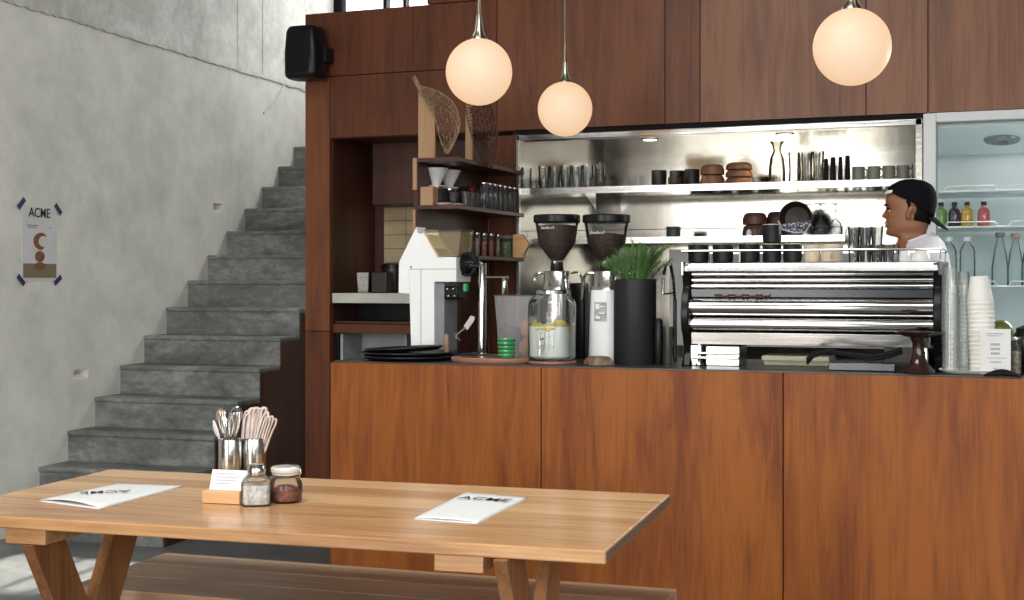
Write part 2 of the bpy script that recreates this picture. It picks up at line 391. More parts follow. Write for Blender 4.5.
# stairs: 17 steps, solid, right flank dark
ll, lr = wl, -3.765
st = MB(); stn = MB()
NS = 16
for k in range(1, NS+1):
    w0 = 6.25+(k-2)*.255; z = .17*k
    st.box(ll, lr-.002, w0+.012, w0+.30 if k < NS else 9.9, 0 if k == 1 else z-.34 if z > .34 else 0, z-.026)
    stn.box(ll, lr+.004, w0, w0+.262 if k < NS else 9.9, z-.026, z)
stairs = thing('staircase', 'grey concrete staircase climbing along the left wall behind the wood wall', 'stairs', (0, 0, 0), SA)
obj('risers', st, C_STEP, stairs, smooth=0)
obj('treads', stn, C_STEP, stairs, bevel=.006, smooth=0)
sd = [(5.995+.02, 0)]
for k in range(1, NS+1):
    w0 = 6.25+(k-2)*.255+.02; sd += [(w0, .17*(k-1)-.0), (w0, .17*k-.03)]
sd += [(9.9, .17*NS-.03), (9.9, 0)]
pl = MB()
for k in range(1, NS+1):
    w0 = 6.25+(k-2)*.255+.02; pl.box(lr-.002, lr+.004, w0, w0+.256 if k < NS else 9.9, 0, .17*k-.032)
obj('side_cladding', pl, W_DARK, stairs, smooth=0, label='dark brown flank under the steps')

# ================================================================= WOOD BACK WALL
def PX(px): return XY(px, YB)
def wallbox(mb, pa, pb, z0, z1, g=.0025, d=.035, y=YB):
    return mb.box(PX(pa)+g, PX(pb)-g, y, y+d, z0+g, z1-g)
zs = ZY(600, 127, YB)          # soffit height
zl = ZY(330, 140, YB)          # underside of the left panel
zj = ZY(330, 76.5, YB)
XR = 2.6
wb = struct('wall_back', MB().box(PX(305)+.01, XR, YB+.035, YB+.06, zs+.01, ZT-.01).box(PX(305)+.01, PX(330)-.004, YB+.035, YB+.06, 0, zs+.01), BLACKM, smooth=0)
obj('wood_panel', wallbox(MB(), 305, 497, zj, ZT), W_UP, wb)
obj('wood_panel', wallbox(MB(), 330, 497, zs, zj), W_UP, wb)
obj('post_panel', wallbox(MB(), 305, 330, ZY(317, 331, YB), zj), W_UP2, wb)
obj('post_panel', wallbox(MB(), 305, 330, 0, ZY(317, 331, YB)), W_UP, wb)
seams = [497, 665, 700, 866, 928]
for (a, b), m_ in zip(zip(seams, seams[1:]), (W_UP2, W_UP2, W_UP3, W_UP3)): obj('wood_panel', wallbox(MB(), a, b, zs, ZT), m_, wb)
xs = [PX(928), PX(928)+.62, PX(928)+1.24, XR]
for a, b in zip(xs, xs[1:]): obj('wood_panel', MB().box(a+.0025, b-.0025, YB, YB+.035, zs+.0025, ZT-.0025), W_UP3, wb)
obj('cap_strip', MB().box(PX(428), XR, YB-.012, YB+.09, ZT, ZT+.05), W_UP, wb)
struct('trim_2', MB().box(PX(515), XR, YB+.012, YB+.05, zs-.022, zs), BLACKM, smooth=0)
# wood strip between the nook and the steel niche
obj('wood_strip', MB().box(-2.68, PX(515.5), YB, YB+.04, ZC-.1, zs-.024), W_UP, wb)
# the pass nook on the left, recessed
NX0, NX1, NY = PX(330), -2.70, 7.26
nk = MB().box(NX0-.03, NX0, YB+.036, NY, .9, zs+.0).box(NX0-.03, PX(515), NY, NY+.03, .9, zs+.0).box(NX0-.03, PX(515), YB+.036, NY+.03, zs-.0, zs+.02).box(PX(515)-.03, PX(515), YB+.045, NY, .9, zs)
struct('wall_nook', nk, W_DARK, smooth=0)
obj('upper_cabinet', MB(), W_DARK) if False else None
xc0, xc1 = XY(372, 7.05), -2.70
cb = thing('wall_cabinet', 'dark brown wall cabinet hanging in the nook above the tiles', 'cabinet', (xc0, 7.05, ZY(390, 205, 7.05)))
obj('body', MB().box(0, xc1-xc0, .016, NY-7.05, 0, .55), W_DARK, cb, smooth=0)
obj('door', MB().box(.003, xc1-xc0-.003, 0, .015, .003, .547), W_DARK, cb, bevel=.002)
# tan tiles
tl = MB(); tx0, tx1 = XY(384, NY-.01), -2.70; tz0, tz1 = 1.30, cb.location.z
nx, nz = 6, 6
for i in range(nx):
    for j in range(nz):
        a = tx0+(tx1-tx0)*i/nx; b = tx0+(tx1-tx0)*(i+1)/nx; c = tz0+(tz1-tz0)*j/nz; d = tz0+(tz1-tz0)*(j+1)/nz
        tl.box(a+.0015, b-.0015, NY-.012, NY-.001, c+.0015, d-.0015)
struct('trim_3', tl, pbr('tan_tile', (.42, .32, .19), .4, var=.2, nscale=5), smooth=0)
# pass worktop and the things beneath it
wk = thing('pass_worktop', 'pale steel edged worktop in the nook behind the counter', 'worktop', (NX0, YB+.02, 1.232))
obj('slab', MB().box(.002, NX1-NX0-.002, 0, NY-YB-.025, 0, .056), pbr('worktop_edge', (.50, .50, .43), .5, var=.08), wk, bevel=.003)
ck = thing('pass_cabinet', 'wooden cabinet with open grey cubby beneath the nook worktop', 'cabinet', (NX0, YB+.03, 0))
CWID = NX1-NX0
obj('body', MB().box(.002, CWID-.002, .3, .5, .6, 1.228).box(.002, .03, .02, .3, .6, 1.06), BLACK, ck, smooth=0)
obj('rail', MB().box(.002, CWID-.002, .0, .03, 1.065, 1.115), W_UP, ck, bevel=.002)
obj('cubby', MB().box(.034, .05, .03, .28, .85, 1.06).box(.05, CWID-.01, .262, .28, .85, 1.06).box(.034, CWID-.01, .03, .28, .835, .85).box(.42, .43, .06, .26, .85, 1.06), pbr('grey_cubby', (.33, .35, .35), .6), ck, smooth=0)
obj('top_board', MB().box(.002, CWID-.002, .03, .30, 1.118, 1.13), W_DARK, ck)

# ================================================================= STEEL NICHE
A0, A1 = PX(517), PX(922); NB = 7.32; ND = ZC-.12
ns = MB()
ns.box(A0, A1, NB, NB+.02, ND, zs-.02)                       # back
ns.box(A0-.002, A0+.012, YB+.004, NB, ND, zs-.02)            # left
ns.box(A1-.012, A1, YB+.004, NB, ND, zs-.02)                 # right
ns.box(A0, A1, YB+.03, NB, zs-.06, zs-.045)                  # ceiling
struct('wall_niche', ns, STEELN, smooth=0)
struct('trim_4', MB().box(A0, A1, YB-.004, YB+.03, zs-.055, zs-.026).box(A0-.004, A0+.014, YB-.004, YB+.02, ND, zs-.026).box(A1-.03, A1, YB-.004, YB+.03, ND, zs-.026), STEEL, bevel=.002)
# bright splash-back sheet below the lower shelf
struct('trim_5', MB().box(PX(640), A1-.02, NB-.012, NB-.002, 1.0, 1.53), pbr('white_splash', (.70, .69, .64), .35, var=.03), smooth=0)
# back counter
bc = thing('back_counter', 'steel back counter under the niche shelves', 'counter', (A0, YB-.12, 0))
obj('body', MB().box(-.0, A1-A0+.0, .03, .10, .05, .86), W_DARK, bc, smooth=0)
obj('top', MB().box(0, A1-A0, 0, .118, .865, .895), STEEL, bc, bevel=.003)
for (px, py, nm) in ((650, 133.5, 'small round downlight in the steel niche above the clear glasses'), (785, 128.5, 'small round downlight in the steel niche above the carafe')):
    p = hitY(px, py, YB+.12)
    t = thing('downlight', nm, 'light', (p.x, YB+.12, zs-.06))
    obj('ring', MB().lathe([(.034, -.004), (.045, -.004), (.047, -.001), (.047, 0)], seg=24), STEEL, t)
    obj('lens', MB().lathe([(.001, -.006), (.034, -.006), (.034, -.003)], seg=24), emis('spot_glow', (1, .9, .72), 4), t)
    l = bpy.data.lights.new('downlight_beam', 'SPOT'); l.energy = 5; l.color = (1, .82, .56); l.spot_size = 2.3; l.spot_blend = .8; l.shadow_soft_size = .03
    lo = bpy.data.objects.new('downlight_beam', l); COL.objects.link(lo); lo.location = (p.x, YB+.12, zs-.08)
# shelves
Z1 = 1.85; Z2 = 1.585
s1 = thing('upper_niche_shelf', 'long upper steel shelf across the niche holding glasses and bowls', 'shelf', (A0+.013, YB+.08, Z1))
obj('board', MB().box(.0, A1-A0-.03, 0, .32, -.012, 0), STEEL, s1); obj('front_lip', MB().box(0, A1-A0-.03, -.004, 0, -.034, 0), STEEL, s1)
obj('bracket', MB().prism([(.05, -.012), (.30, -.012), (.30, -.10)], .3, .306, 'x'), STEEL, s1, smooth=0); 
xe = XY(846, YB+.2)
s2 = thing('lower_niche_shelf', 'long lower steel shelf with a thin wire rail behind the coffee machine', 'shelf', (A0+.013, YB+.15, Z2))
SL = xe-A0-.013
obj('board', MB().box(0, SL, 0, .30, -.014, 0), STEEL, s2); obj('front_lip', MB().box(0, SL, -.005, 0, -.032, 0), STEEL, s2)
rl = MB().tube([(0, .0, .04), (SL, .0, .04)], .0022, 6)
for k in range(5): rl.tube([(.01+k*(SL-.02)/4, 0, 0), (.01+k*(SL-.02)/4, 0, .04)], .002, 6)
obj('wire_rail', rl, STEEL, s2)

# ================================================================= FRIDGE
FX0, FX1, FY, FB = PX(923.5), XR-.1, YB, 7.45
fz0, fz1 = .1, ZY(1000, 111, YB)
fr = thing('display_fridge', 'tall glass-fronted display fridge with pale frame at the right', 'fridge', (FX0, FY, 0))
FW = FX1-FX0
obj('cabinet', MB().box(0, .02, .03, FB-FY, fz0, fz1).box(FW-.02, FW, .03, FB-FY, fz0, fz1).box(.02, FW-.02, FB-FY-.02, FB-FY, fz0, fz1).box(.02, FW-.02, .03, FB-FY, fz1-.02, fz1).box(.02, FW-.02, .03, FB-FY, fz0, fz0+.04), FRIDGEW, fr, smooth=0)
fzt = ZY(1000, 120, YB)
obj('door_frame', MB().box(0, .058, -.018, .028, fz0, fz1).box(.058, FW-.058, -.018, .028, fzt, fz1).box(FW-.058, FW, -.018, .028, fz0, fz1).box(.058, FW-.058, -.018, .028, fz0, fz0+.07), FRAMEW, fr, bevel=.003, label='pale grey door frame')
obj('gasket', MB().box(.058, .064, -.01, .03, fz0, fzt).box(.058, FW-.06, -.01, .03, fzt-.006, fzt), GREY, fr, smooth=0)
obj('glass_door', MB().box(.064, FW-.06, .0, .006, fz0+.07, fzt-.006), GLASSF, fr, smooth=0)
hood = MB().prism([(.05, fzt-.02), (.60, fzt-.105), (.60, fzt+.0), (.05, fzt+.0)], .025, FW-.025, 'x')
obj('fan_panel', hood, FRIDGEW, fr, smooth=0, label='sloping white panel inside the top of the fridge')
fp = hitY(1002, 137, YB+.3)
fan = MB().lathe([(.032, 0), (.034, -.014), (.058, -.016), (.082, -.006), (.086, 0)], seg=28)
for k in range(20):
    a = k*2*PI/20; fan.tube([(.036*math.cos(a), .036*math.sin(a), -.016), (.08*math.cos(a), .08*math.sin(a), -.009)], .003, 4)
sl = math.atan2(.085, .55)
fo = obj('fan_grille', fan, GREY, fr, loc=(fp.x-FX0, .30, fzt-.02-.25*math.tan(sl)-.002), rot=(-sl, 0, 0), label='round dark fan grille')
FS = []
for i, (py, lip) in enumerate(((190, 1), (226, 1), (285.5, 1), (340, 1))):
    z = ZY(980, py, YB+.12); FS.append(z)
    obj('shelf', MB().box(.03, FW-.03, .12, .60, z-.010, z), glassmat('shelf_glass%d' % i, (.85, .93, .93), .4, .1, .35), fr, smooth=0)
    wr = MB().tube([(.03, .118, z-.004), (FW-.03, .118, z-.004)], .005, 6)
    for k in range(6):
        x0 = .09+k*.29 if k else .09; x1 = x0+.24
        wr.tube([(x0, .112, z-.002), (x0+.012, .112, z+.020), (x1-.012, .112, z+.020), (x1, .112, z-.002)], .003, 6)
    obj('wire_lip', wr, WHITEP, fr)
obj('light_tube', MB().lathe([(.008, .3), (.008, 1.9)], c=(.035, .06, 0), seg=10), emis('tube_glow', (.85, 1, 1), 1.2), fr)
for (lx, pw) in ((.5, 46),):
    l = bpy.data.lights.new('fridge_light', 'AREA'); l.shape = 'RECTANGLE'; l.size = 1.5; l.size_y = .08; l.energy = pw; l.color = (.93, 1, 1)
    lo = bpy.data.objects.new('fridge_light', l); COL.objects.link(lo); lo.location = (FX0+FW/2, YB+.07, fzt-.03); lo.rotation_euler = (-.5, 0, 0)

# ================================================================= BAR COUNTER
CX0 = XY(330, YC); CX1 = 2.3
bar = thing('bar_counter', 'long bar counter clad in reddish brown wood panels', 'counter', (CX0, YC, 0))
BL = CX1-CX0
cut = [0, XY(541, YC)-CX0, XY(783, YC)-CX0, XY(783, YC)-CX0+1.05, BL]
for a, b in zip(cut, cut[1:]):
    obj('front_panel', MB().box(a+.002, b-.002, 0, .03, .0, ZC-.006), W_PANEL, bar, bevel=.0015)
obj('carcass', MB().box(.03, BL-.02, .032, .70, .0, ZC-.032), W_DARK, bar, smooth=0)
obj('end_panel', MB().box(0, .029, .032, .70, 0, ZC-.032), W_PANEL, bar)
obj('countertop', MB().box(.0, BL, .031, .76, ZC-.030, ZC), pbr('dark_stone', (.05, .045, .042), .3), bar, bevel=.002, label='dark stone countertop')

# ================================================================= SIDE SHELF UNIT
sx0, sx1 = -2.70, -2.485; sy0, sy1 = 5.80, YB-.002
su = thing('walnut_shelf_unit', 'dark walnut open shelf unit with jars running back from the counter', 'shelf', (sx0, sy0, 0))
SD = sy1-sy0
zt1, zt2, zt3 = 1.935, 1.712, 1.478
obj('partition', MB().box(.0, .02, .0, SD, .05, zt1-.02), W_DARK, su, smooth=0, label='dark wood partition')
for i, z in enumerate((zt1, zt2, zt3)):
    obj('shelf_board', MB().box(.021 if i else 0, sx1-sx0+.01, 0 if i < 2 else .15, SD, z-.02, z), W_SHELF, su, bevel=.002)
obj('end_post', MB().box(.0, .02, -.012, -.001, zt1-.15, zt1), W_LIGHTZ, su, label='paler wood end of the top shelf box')
obj('edge_strip', MB().box(.0, .012, -.008, -.001, .1, zt2-.02), W_LIGHTZ, su)
# top of the unit: two boards each with a woven dried leaf
def fan_leaf(pts, half, m, name, label, Yc, ztop):
    """lacy dried leaf: a bulging midrib line with a netted blade"""
    random.seed(len(label))
    P = [hitY(px, py, Yc) for px, py in pts]
    n = 24
    def pos(t):
        s = t*(len(P)-1); i = min(int(s), len(P)-2); f = s-i
        return P[i].lerp(P[i+1], f)
    vs = {}
    nu, nv = 22, 8
    mb = MB(); V = []
    for i in range(nu):
        t = i/(nu-1); c = pos(t); hw = half(t)
        tg = (pos(min(1, t+.04))-pos(max(0, t-.04))).normalized(); sd = Vector((0, 1, 0)).cross(tg).normalized()
        for j in range(nv):
            q = (j/(nv-1)-.5)*2
            jj = Vector((random.uniform(-.0045, .0045), 0, random.uniform(-.0045, .0045))) if 0 < j < nv-1 else Vector((0, 0, 0))
            V.append(c+sd*hw*q+Vector((0, (1-q*q)*hw*.55, 0))+jj)
    Fq = []
    for i in range(nu-1):
        for j in range(nv-1):
            a, b, c, d = i*nv+j, (i+1)*nv+j, (i+1)*nv+j+1, i*nv+j+1
            Fq += [(a, b, c), (a, c, d)] if (i+j) % 2 else [(a, b, d), (b, c, d)]
    return mb.add(V, Fq)
def lf1(t): return .006+.055*max(0, math.sin(PI*min(1, (t-.14)/.86)))**.8 if t > .14 else .007
yv = 5.92
bd = obj('display_board', MB().box(XY(419, yv), XY(435.5, yv), yv-.008, yv+.008, zt1, ZY(430, 91, yv)), W_LIGHTZ, smooth=0)
tag(bd, 'pale upright wood board standing on top of the walnut shelf unit', 'board')
def leafobj(mb, m, label, th):
    o = obj('dried_leaf', mb, m, smooth=0, fix=False); w = o.modifiers.new('net', 'WIREFRAME'); w.thickness = th; w.use_even_offset = False; w.use_boundary = True
    tag(o, label, 'dried leaf'); return o
leafobj(fan_leaf([(414, 77), (420, 89), (434, 99), (445, 111), (449, 125), (448, 139), (447, 153)], lambda t: lf1(t)*.98, DRIED, '', 'a', yv-.035, 0), DRIED, 'pale lacy dried leaf with a stem leaning on the pale upright board', .007)
yv2 = 6.25
bd2 = obj('display_board', MB().box(XY(466, yv2), XY(473, yv2), yv2-.008, yv2+.008, zt1, ZY(470, 100, yv2)), W_LIGHTZ, smooth=0)
tag(bd2, 'narrow brown upright board behind the dark dried leaf', 'board')
leafobj(fan_leaf([(476, 98), (479, 110), (483, 125), (486, 142), (488, 156), (489, 166)], lambda t: .02+.052*math.sin(PI*min(1, .25+t*.75))**.8, DRIEDD, '', 'bb', yv2-.09, 0), DRIEDD, 'dark brown woven dried leaf below the left lamp', .007)

# ---- glass makers
def cupgeo(r0, r1, h, wall=.003):
    m = MB(); m.lathe([(r0*.9, 0), (r0, .003), (r1, h), (r1-wall, h), (r0-wall, .006), (.0001, .006)], seg=24); return m
def jar_thing(loc, r, h, label, lid=STEEL, fill=None, fillm=None, group=None, name='glass_jar', lidh=.014):
    t = thing(name, label, 'jar', loc, 0, group)
    obj('glass_body', MB().lathe([(r*.85, 0), (r, .008), (r, h*.80), (r*.84, h*.90), (r*.84, h-lidh)], seg=20), GLASS, t)
    obj('lid', MB().lathe([(r*.88, h-lidh), (r*.92, h-lidh+.002), (r*.92, h-.002), (r*.86, h)], seg=20), lid, t)
    if fill: obj('contents', MB().lathe([(r*.80, .004), (r*.93, .01), (r*.93, h*fill), (.001, h*fill+.004)], seg=20), fillm, t)
    return t
# shelf 2: drippers and jars, running back along the shelf
xm = (sx0+sx1)/2
def dripper(loc, label):
    t = thing('pour_over_dripper', label, 'dripper', loc)
    obj('cone', MB().lathe([(.018, .0), (.02, .004), (.057, .075), (.060, .076), (.060, .082), (.055, .080), (.016, .006), (.012, .001)], seg=28), WHITEP, t)
    obj('base_plate', MB().lathe([(.02, -.006), (.048, -.006), (.05, -.002), (.02, .001)], seg=28), WHITEP, t)
    h = MB().tube(bez((.04, 0, .055), (.085, 0, .06), (.085, 0, .02), (.03, 0, .02)), .004, 6); obj('handle', h, WHITEP, t, rot=(0, 0, 2.2))
    return t
def server(loc, label):
    t = thing('coffee_server', label, 'carafe', loc)
    obj('glass_body', MB().lathe([(.04, 0), (.048, .01), (.05, .05), (.04, .085), (.034, .098)], seg=24), GLASS, t)
    obj('collar', MB().lathe([(.036, .088), (.038, .09), (.038, .098), (.036, .099)], seg=24), STEEL, t)
    return t
yy = 5.90
bx = tag(obj('wood_box', MB().box(-.035, .035, -.03, .03, 0, .09), W_LIGHTZ, loc=(XY(427, 5.84), 5.86, zt2), bevel=.002), 'small pale wood box on the near end of the middle walnut shelf', 'box')
server((XY(436, 5.98), 5.98, zt2), 'round glass coffee server beneath the front white dripper')
dripper((XY(436, 5.98), 5.98, zt2+.106), 'front white cone dripper on the walnut shelf')
server((XY(449, 6.12), 6.12, zt2), 'round glass coffee server beneath the rear white dripper')
dripper((XY(449, 6.12), 6.12, zt2+.106), 'rear white cone dripper partly hidden by the front one')
for k, (px, Y) in enumerate(((444.5, 5.86), (456, 5.94))):
    q = MB().lathe([(.02, 0), (.035, .004), (.043, .012), (.041, .012), (.02, .004), (.001, .004)], seg=24)
    tag(obj('saucer', q, WHITEP, loc=(min(XY(px, Y), sx1-.04), Y, zt2)), ['white saucer on the middle walnut shelf nearest the drippers', 'white saucer on the middle walnut shelf next to the clear tumblers'][k], 'saucer')
g0 = obj('glass_tumbler', cupgeo(.022, .028, .075), GLASS, loc=(sx1-.045, 6.03, zt2)); tag(g0, 'small clear tumbler between the drippers and the steel-lidded jars', 'glass', 'small clear tumblers on the walnut shelf')
for (dx, Y) in ((-.12, 6.05), (-.045, 6.10), (-.11, 6.20), (-.05, 6.17)): dup(g0, (sx1+dx, Y, zt2))
g1 = obj('red_goblet', MB().lathe([(.022, 0), (.02, .004), (.004, .008), (.004, .05), (.025, .07), (.03, .10), (.027, .12)], seg=20), glassmat('red_glass', (.45, .06, .07), .4, .05, .2), loc=(sx1-.12, 6.29, zt2)); tag(g1, 'dark red stemmed glass behind the clear tumblers on the walnut shelf', 'glass')
jl = jar_thing((sx1-.035, 6.245, zt2), .027, .135, 'tall glass jar with steel lid on the middle walnut shelf', group='steel-lidded jars on the middle walnut shelf')
jl.name = 'spice_jar'
for i, (dx, Y) in enumerate(((-.10, 6.37), (-.035, 6.32), (-.035, 6.39), (-.10, 6.44), (-.035, 6.46), (-.035, 6.53), (-.10, 6.51), (-.035, 6.60), (-.10, 6.58), (-.035, 6.665))): dup(jl, (sx1+dx, Y, zt2))
# shelf 3
sp = [(471, (.10, .05, .03)), (477, (.25, .20, .15)), (484, (.30, .12, .08)), (491, (.28, .08, .05)), (498, (.16, .14, .06))]
nm = ['jar of dark spice', 'jar of pale brown spice', 'jar of reddish brown spice', 'jar of brick red spice', 'jar of olive coloured spice']
for i, (px, c) in enumerate(sp):
    Y = 6.10+i*.035
    jar_thing((max(XY(px, Y), sx0+.05), Y+.0, zt3), .0155, .118, 'glass '+nm[i]+' with steel lid on the lowest walnut shelf', fill=.62, fillm=pbr('spice%d' % i, c, .9, var=.4, nscale=80), name='spice_jar') if False else None
for i, (px, c) in enumerate(sp):
    Y = -2.535/XY(px, 1)
    jar_thing((-2.535, Y, zt3), .0145, .118, 'glass '+nm[i]+' with steel lid on the lowest walnut shelf', fill=.62, fillm=pbr('spice%d' % i, c, .9, var=.4, nscale=80), name='spice_jar')
jar_thing((-2.545, 6.625, zt3), .036, .115, 'wide glass jar of green leaves on the lowest walnut shelf', lid=GREY, fill=.7, fillm=pbr('green_tea', (.14, .19, .08), .9, var=.6, nscale=60))
wbk = MB(); pz = [(514, 236), (522, 235), (530, 245.5), (524, 256), (526, 258.5), (514, 258.5)]
Yw = 6.60; poly = [(XY(a, Yw), ZY(a, b, Yw)) for a, b in pz]
ox = sum(p[0] for p in poly)/6
o = obj('wood_arrow_block', wbk.prism([(p[0]-ox, p[1]-poly[-1][1]) for p in poly], -.02, .02, 'y'), W_LIGHT, loc=(ox, Yw, zt3), bevel=.002); tag(o, 'pale wooden arrow shaped block at the end of the lowest walnut shelf', 'block')

# nook things
t = thing('metal_canister', 'square brushed metal canister on the nook worktop', 'canister', (XY(365, 6.86), 6.86, 1.288))
obj('body', MB().lathe([(.042, 0), (.050, .115), (.047, .115), (.04, .01), (.001, .01)], seg=4, ), STEEL, t, rot=(0, 0, PI/4+.1), smooth=20)
t = thing('dark_caddy', 'dark brown square caddy on the nook worktop beside the metal canister', 'box', (XY(382, 6.84), 6.84, 1.288))
obj('body', MB().box(-.048, .048, -.04, .04, 0, .118), pbr('dark_brown_plastic', (.03, .018, .015), .4), t, bevel=.006)
t = thing('round_canister', 'dark round canister behind the brown caddy on the nook worktop', 'canister', (XY(394, 7.02), 7.02, 1.288))
obj('body', MB().lathe([(.068, 0), (.072, .01), (.072, .14)], seg=28), pbr('bronze_tin', (.05, .035, .03), .35, .6), t)
obj('lid', MB().lathe([(.073, .14), (.075, .142), (.075, .16), (.05, .17), (.001, .17)], seg=28), BLACK, t)

# ================================================================= THINGS ON THE COUNTER
def cx(px, Y): return XY(px, Y)
# black trays
for i, (px, Y, z, tilt, r, lb) in enumerate(((411, 5.22, 0, 0, .205, 'lowest black round tray of the stack on the counter'), (408, 5.22, .016, .0, .20, 'second black round tray up in the stack on the counter'),
                                     (404, 5.23, .034, .05, .17, 'topmost tilted black tray of the stack on the counter'))):
    q = MB().lathe([(r*.86, 0), (r, .014), (r, .018), (r*.97, .018), (r*.85, .005), (.001, .005)], seg=48)
    o = obj('serving_tray', q, TRAY, loc=(cx(px, Y), Y, ZC+.001+z), rot=(0, -tilt, 0)); tag(o, lb, 'tray', 'black trays stacked on the counter')
# white grinder
Yg = 5.52
def gp(px, py): return (cx(px, Yg)-GX, ZY(px, py, Yg)-ZC)
GX = cx(425, Yg)
gr = thing('white_shop_grinder', 'white angular shop grinder with clear hopper on the counter', 'grinder', (GX, Yg, ZC))
face = [gp(411, 352), gp(408.5, 268), gp(422.5, 232.5), gp(424, 232.5), gp(438.5, 257.3), gp(456.2, 257), gp(456.2, 282), gp(434, 282), gp(434, 352)]
face[0] = (face[0][0], .0); face[-1] = (face[-1][0], .0)
obj('body', MB().prism(face, 0, .17, 'y'), WHITE, gr, bevel=.004, smooth=0)
obj('panel_seam', MB().box(*(gp(409.5, 269)[0], gp(456, 269)[0]), -.0015, -.0003, gp(0+410, 269.2)[1]-.001, gp(410, 269.2)[1]+.0012).box(gp(421, 300)[0]-.001, gp(421, 300)[0]+.001, -.0015, -.0003, .02, gp(421, 269)[1]), GREY, gr, smooth=0)
obj('screw', MB().lathe([(.004, -.003), (.005, 0)], c=(gp(411, 267)[0], 0, gp(411, 267)[1]), ax='y', seg=10), GREY, gr)
wing = [gp(397, 262), gp(414.4, 226.5), gp(416, 233), gp(421, 234), gp(408, 267), gp(409, 294), gp(396.5, 293)]
obj('rear_hood', MB().prism([(p[0], p[1]) for p in wing], .02, .12, 'y'), WHITE, gr, bevel=.002, smooth=0)
obj('spout_side', MB().box(gp(434.2, 282)[0], gp(442.5, 282)[0], .02, .165, 0, gp(434, 283)[1]), GREY, gr, smooth=0, label='dark grey inner side of the column')
hz0, hz1 = gp(440, 257)[1]+.003, gp(440, 231)[1]
hx0, hx1 = gp(430, 250)[0], gp(460, 250)[0]
obj('hopper', MB().prism([(gp(438.5, 257)[0], hz0), (gp(457, 257)[0], hz0), (hx1, hz1), (gp(425, 231)[0], hz1), (gp(425, 235)[0], hz1-.02)], .01, .15, 'y'), glassmat('amber_hopper', (.86, .76, .54), .35, .05, .18), gr, smooth=0)
obj('hopper_lid', MB().box(gp(424, 231)[0], hx1+.004, .004, .156, hz1, hz1+.007), GLASSD, gr, smooth=0)
obj('hopper_rim', MB().tube([(gp(424.5, 232)[0], -.002, gp(424, 232)[1]), (gp(438.5, 257.5)[0], -.002, hz0)], .004, 6), W_LIGHT, gr)
hd = gp(463, 264)
obj('burr_head', MB().lathe([(.052, -.02), (.056, 0), (.05, .03), (.03, .04)], c=(hd[0]-.01, .08, hd[1]), ax='y', seg=28).lathe([(.046, 0), (.05, .03), (.04, .045)], c=(hd[0]-.03, .08, hd[1]), ax='x', seg=28), BLACK, gr)
obj('dial', MB().lathe([(.032, -.035), (.036, -.03), (.036, -.02)], c=(hd[0]-.01, .08, hd[1]), ax='y', seg=24), DCHROME, gr)
kn = MB()
for (a, b) in ((463, 262.5), (468, 266)): p = gp(a, b); kn.tube([(p[0], .03, p[1]), (p[0]+.035, .03, p[1])], .005, 6)
obj('lever', kn, CHROME, gr)
p = gp(449, 286); sp_ = MB().box(p[0]-.04, p[0]+.035, .02, .12, p[1]-.06, p[1]-.001)
obj('grounds_spout', sp_, BLACK, gr, bevel=.008)
sc_ = MB()
for (a, b) in ((446, 289), (452, 289), (447, 296), (453, 296)): q = gp(a, b); sc_.sphere((q[0], .016, q[1]), .006, 10)
obj('spout_stud', sc_, CHROME, gr)
q = gp(463, 287); obj('green_lamp', MB().box(q[0]-.008, q[0]+.006, .02, .05, q[1]-.02, q[1]+.015), pbr('green_plastic', (.03, .42, .12), .3), gr, bevel=.002)
obj('drip_plate', MB().box(gp(436, 0)[0]-.0+.03, gp(471, 0)[0], -.08, .12, 0, .018), DCHROME, gr, bevel=.003)
# chrome tap
Yt = 5.60; X0 = cx(482, Yt)
tp = thing('chrome_water_tap', 'tall chrome column tap with side spout on the counter', 'tap', (X0, Yt, ZC))
H = ZY(482, 263, Yt)-ZC; r = 4.3/ppm(482, Yt)
obj('column', MB().lathe([(r*1.4, 0), (r*1.4, .008), (r, .012), (r, H-.01), (r*.85, H), (.001, H)], seg=24), CHROME, tp)
h2 = ZY(495, 277.5, Yt)-ZC; xa = cx(508, Yt)-X0
obj('arm', MB().tube([(0, 0, h2), (xa, 0, h2)], .008, 10), CHROME, tp)
xa2 = cx(504.5, Yt)-X0
obj('spout', MB().lathe([(.010, h2-.085), (.013, h2-.08), (.013, h2-.015), (.009, h2)], c=(xa2, 0, 0), seg=16), CHROME, tp)
obj('drip_grate', MB().box(-.03, xa+.04, -.06, .05, 0, .012), STEEL, tp, bevel=.002)
# scoop lying upright in a dark cup and pestle
Ys = 5.36
sc1 = thing('metal_scoop', 'angled metal scoop with pale blade leaning beside the tap', 'scoop', (cx(455, Ys), Ys, ZC+.019))
pA = (0, 0, .03); 
def lp(px, py): return (cx(px, Ys)-cx(455, Ys), 0, ZY(px, py, Ys)-ZC-.019)
obj('handle', MB().tube([lp(456, 338), lp(458, 334), lp(466, 327.5)], [.006, .004, .004], 8), CHROME, sc1)
obj('ferrule', MB().tube([lp(454, 333), lp(460, 341)], .005, 8), CHROME, sc1)
bl = [lp(464, 326), lp(471, 315.5), lp(475, 317), lp(474, 321), lp(467.5, 330)]
obj('blade', MB().prism([(a[0], a[2]) for a in bl], -.003, .003, 'y'), pbr('pale_scoop', (.55, .50, .46), .5), sc1)
obj('rest', MB().box(lp(452, 0)[0], lp(476, 0)[0], -.03, .03, -.018, .0), DCHROME, sc1, bevel=.002)
pe = obj('wooden_pestle', MB().lathe([(.010, 0), (.013, .01), (.011, .04), (.012, .075), (.008, .085), (.001, .088)], seg=14), pbr('pestle_wood', (.34, .19, .11), .6), loc=(cx(446.5, 5.35), 5.35, ZC+.019)); tag(pe, 'short wooden pestle standing beside the white grinder column', 'pestle')
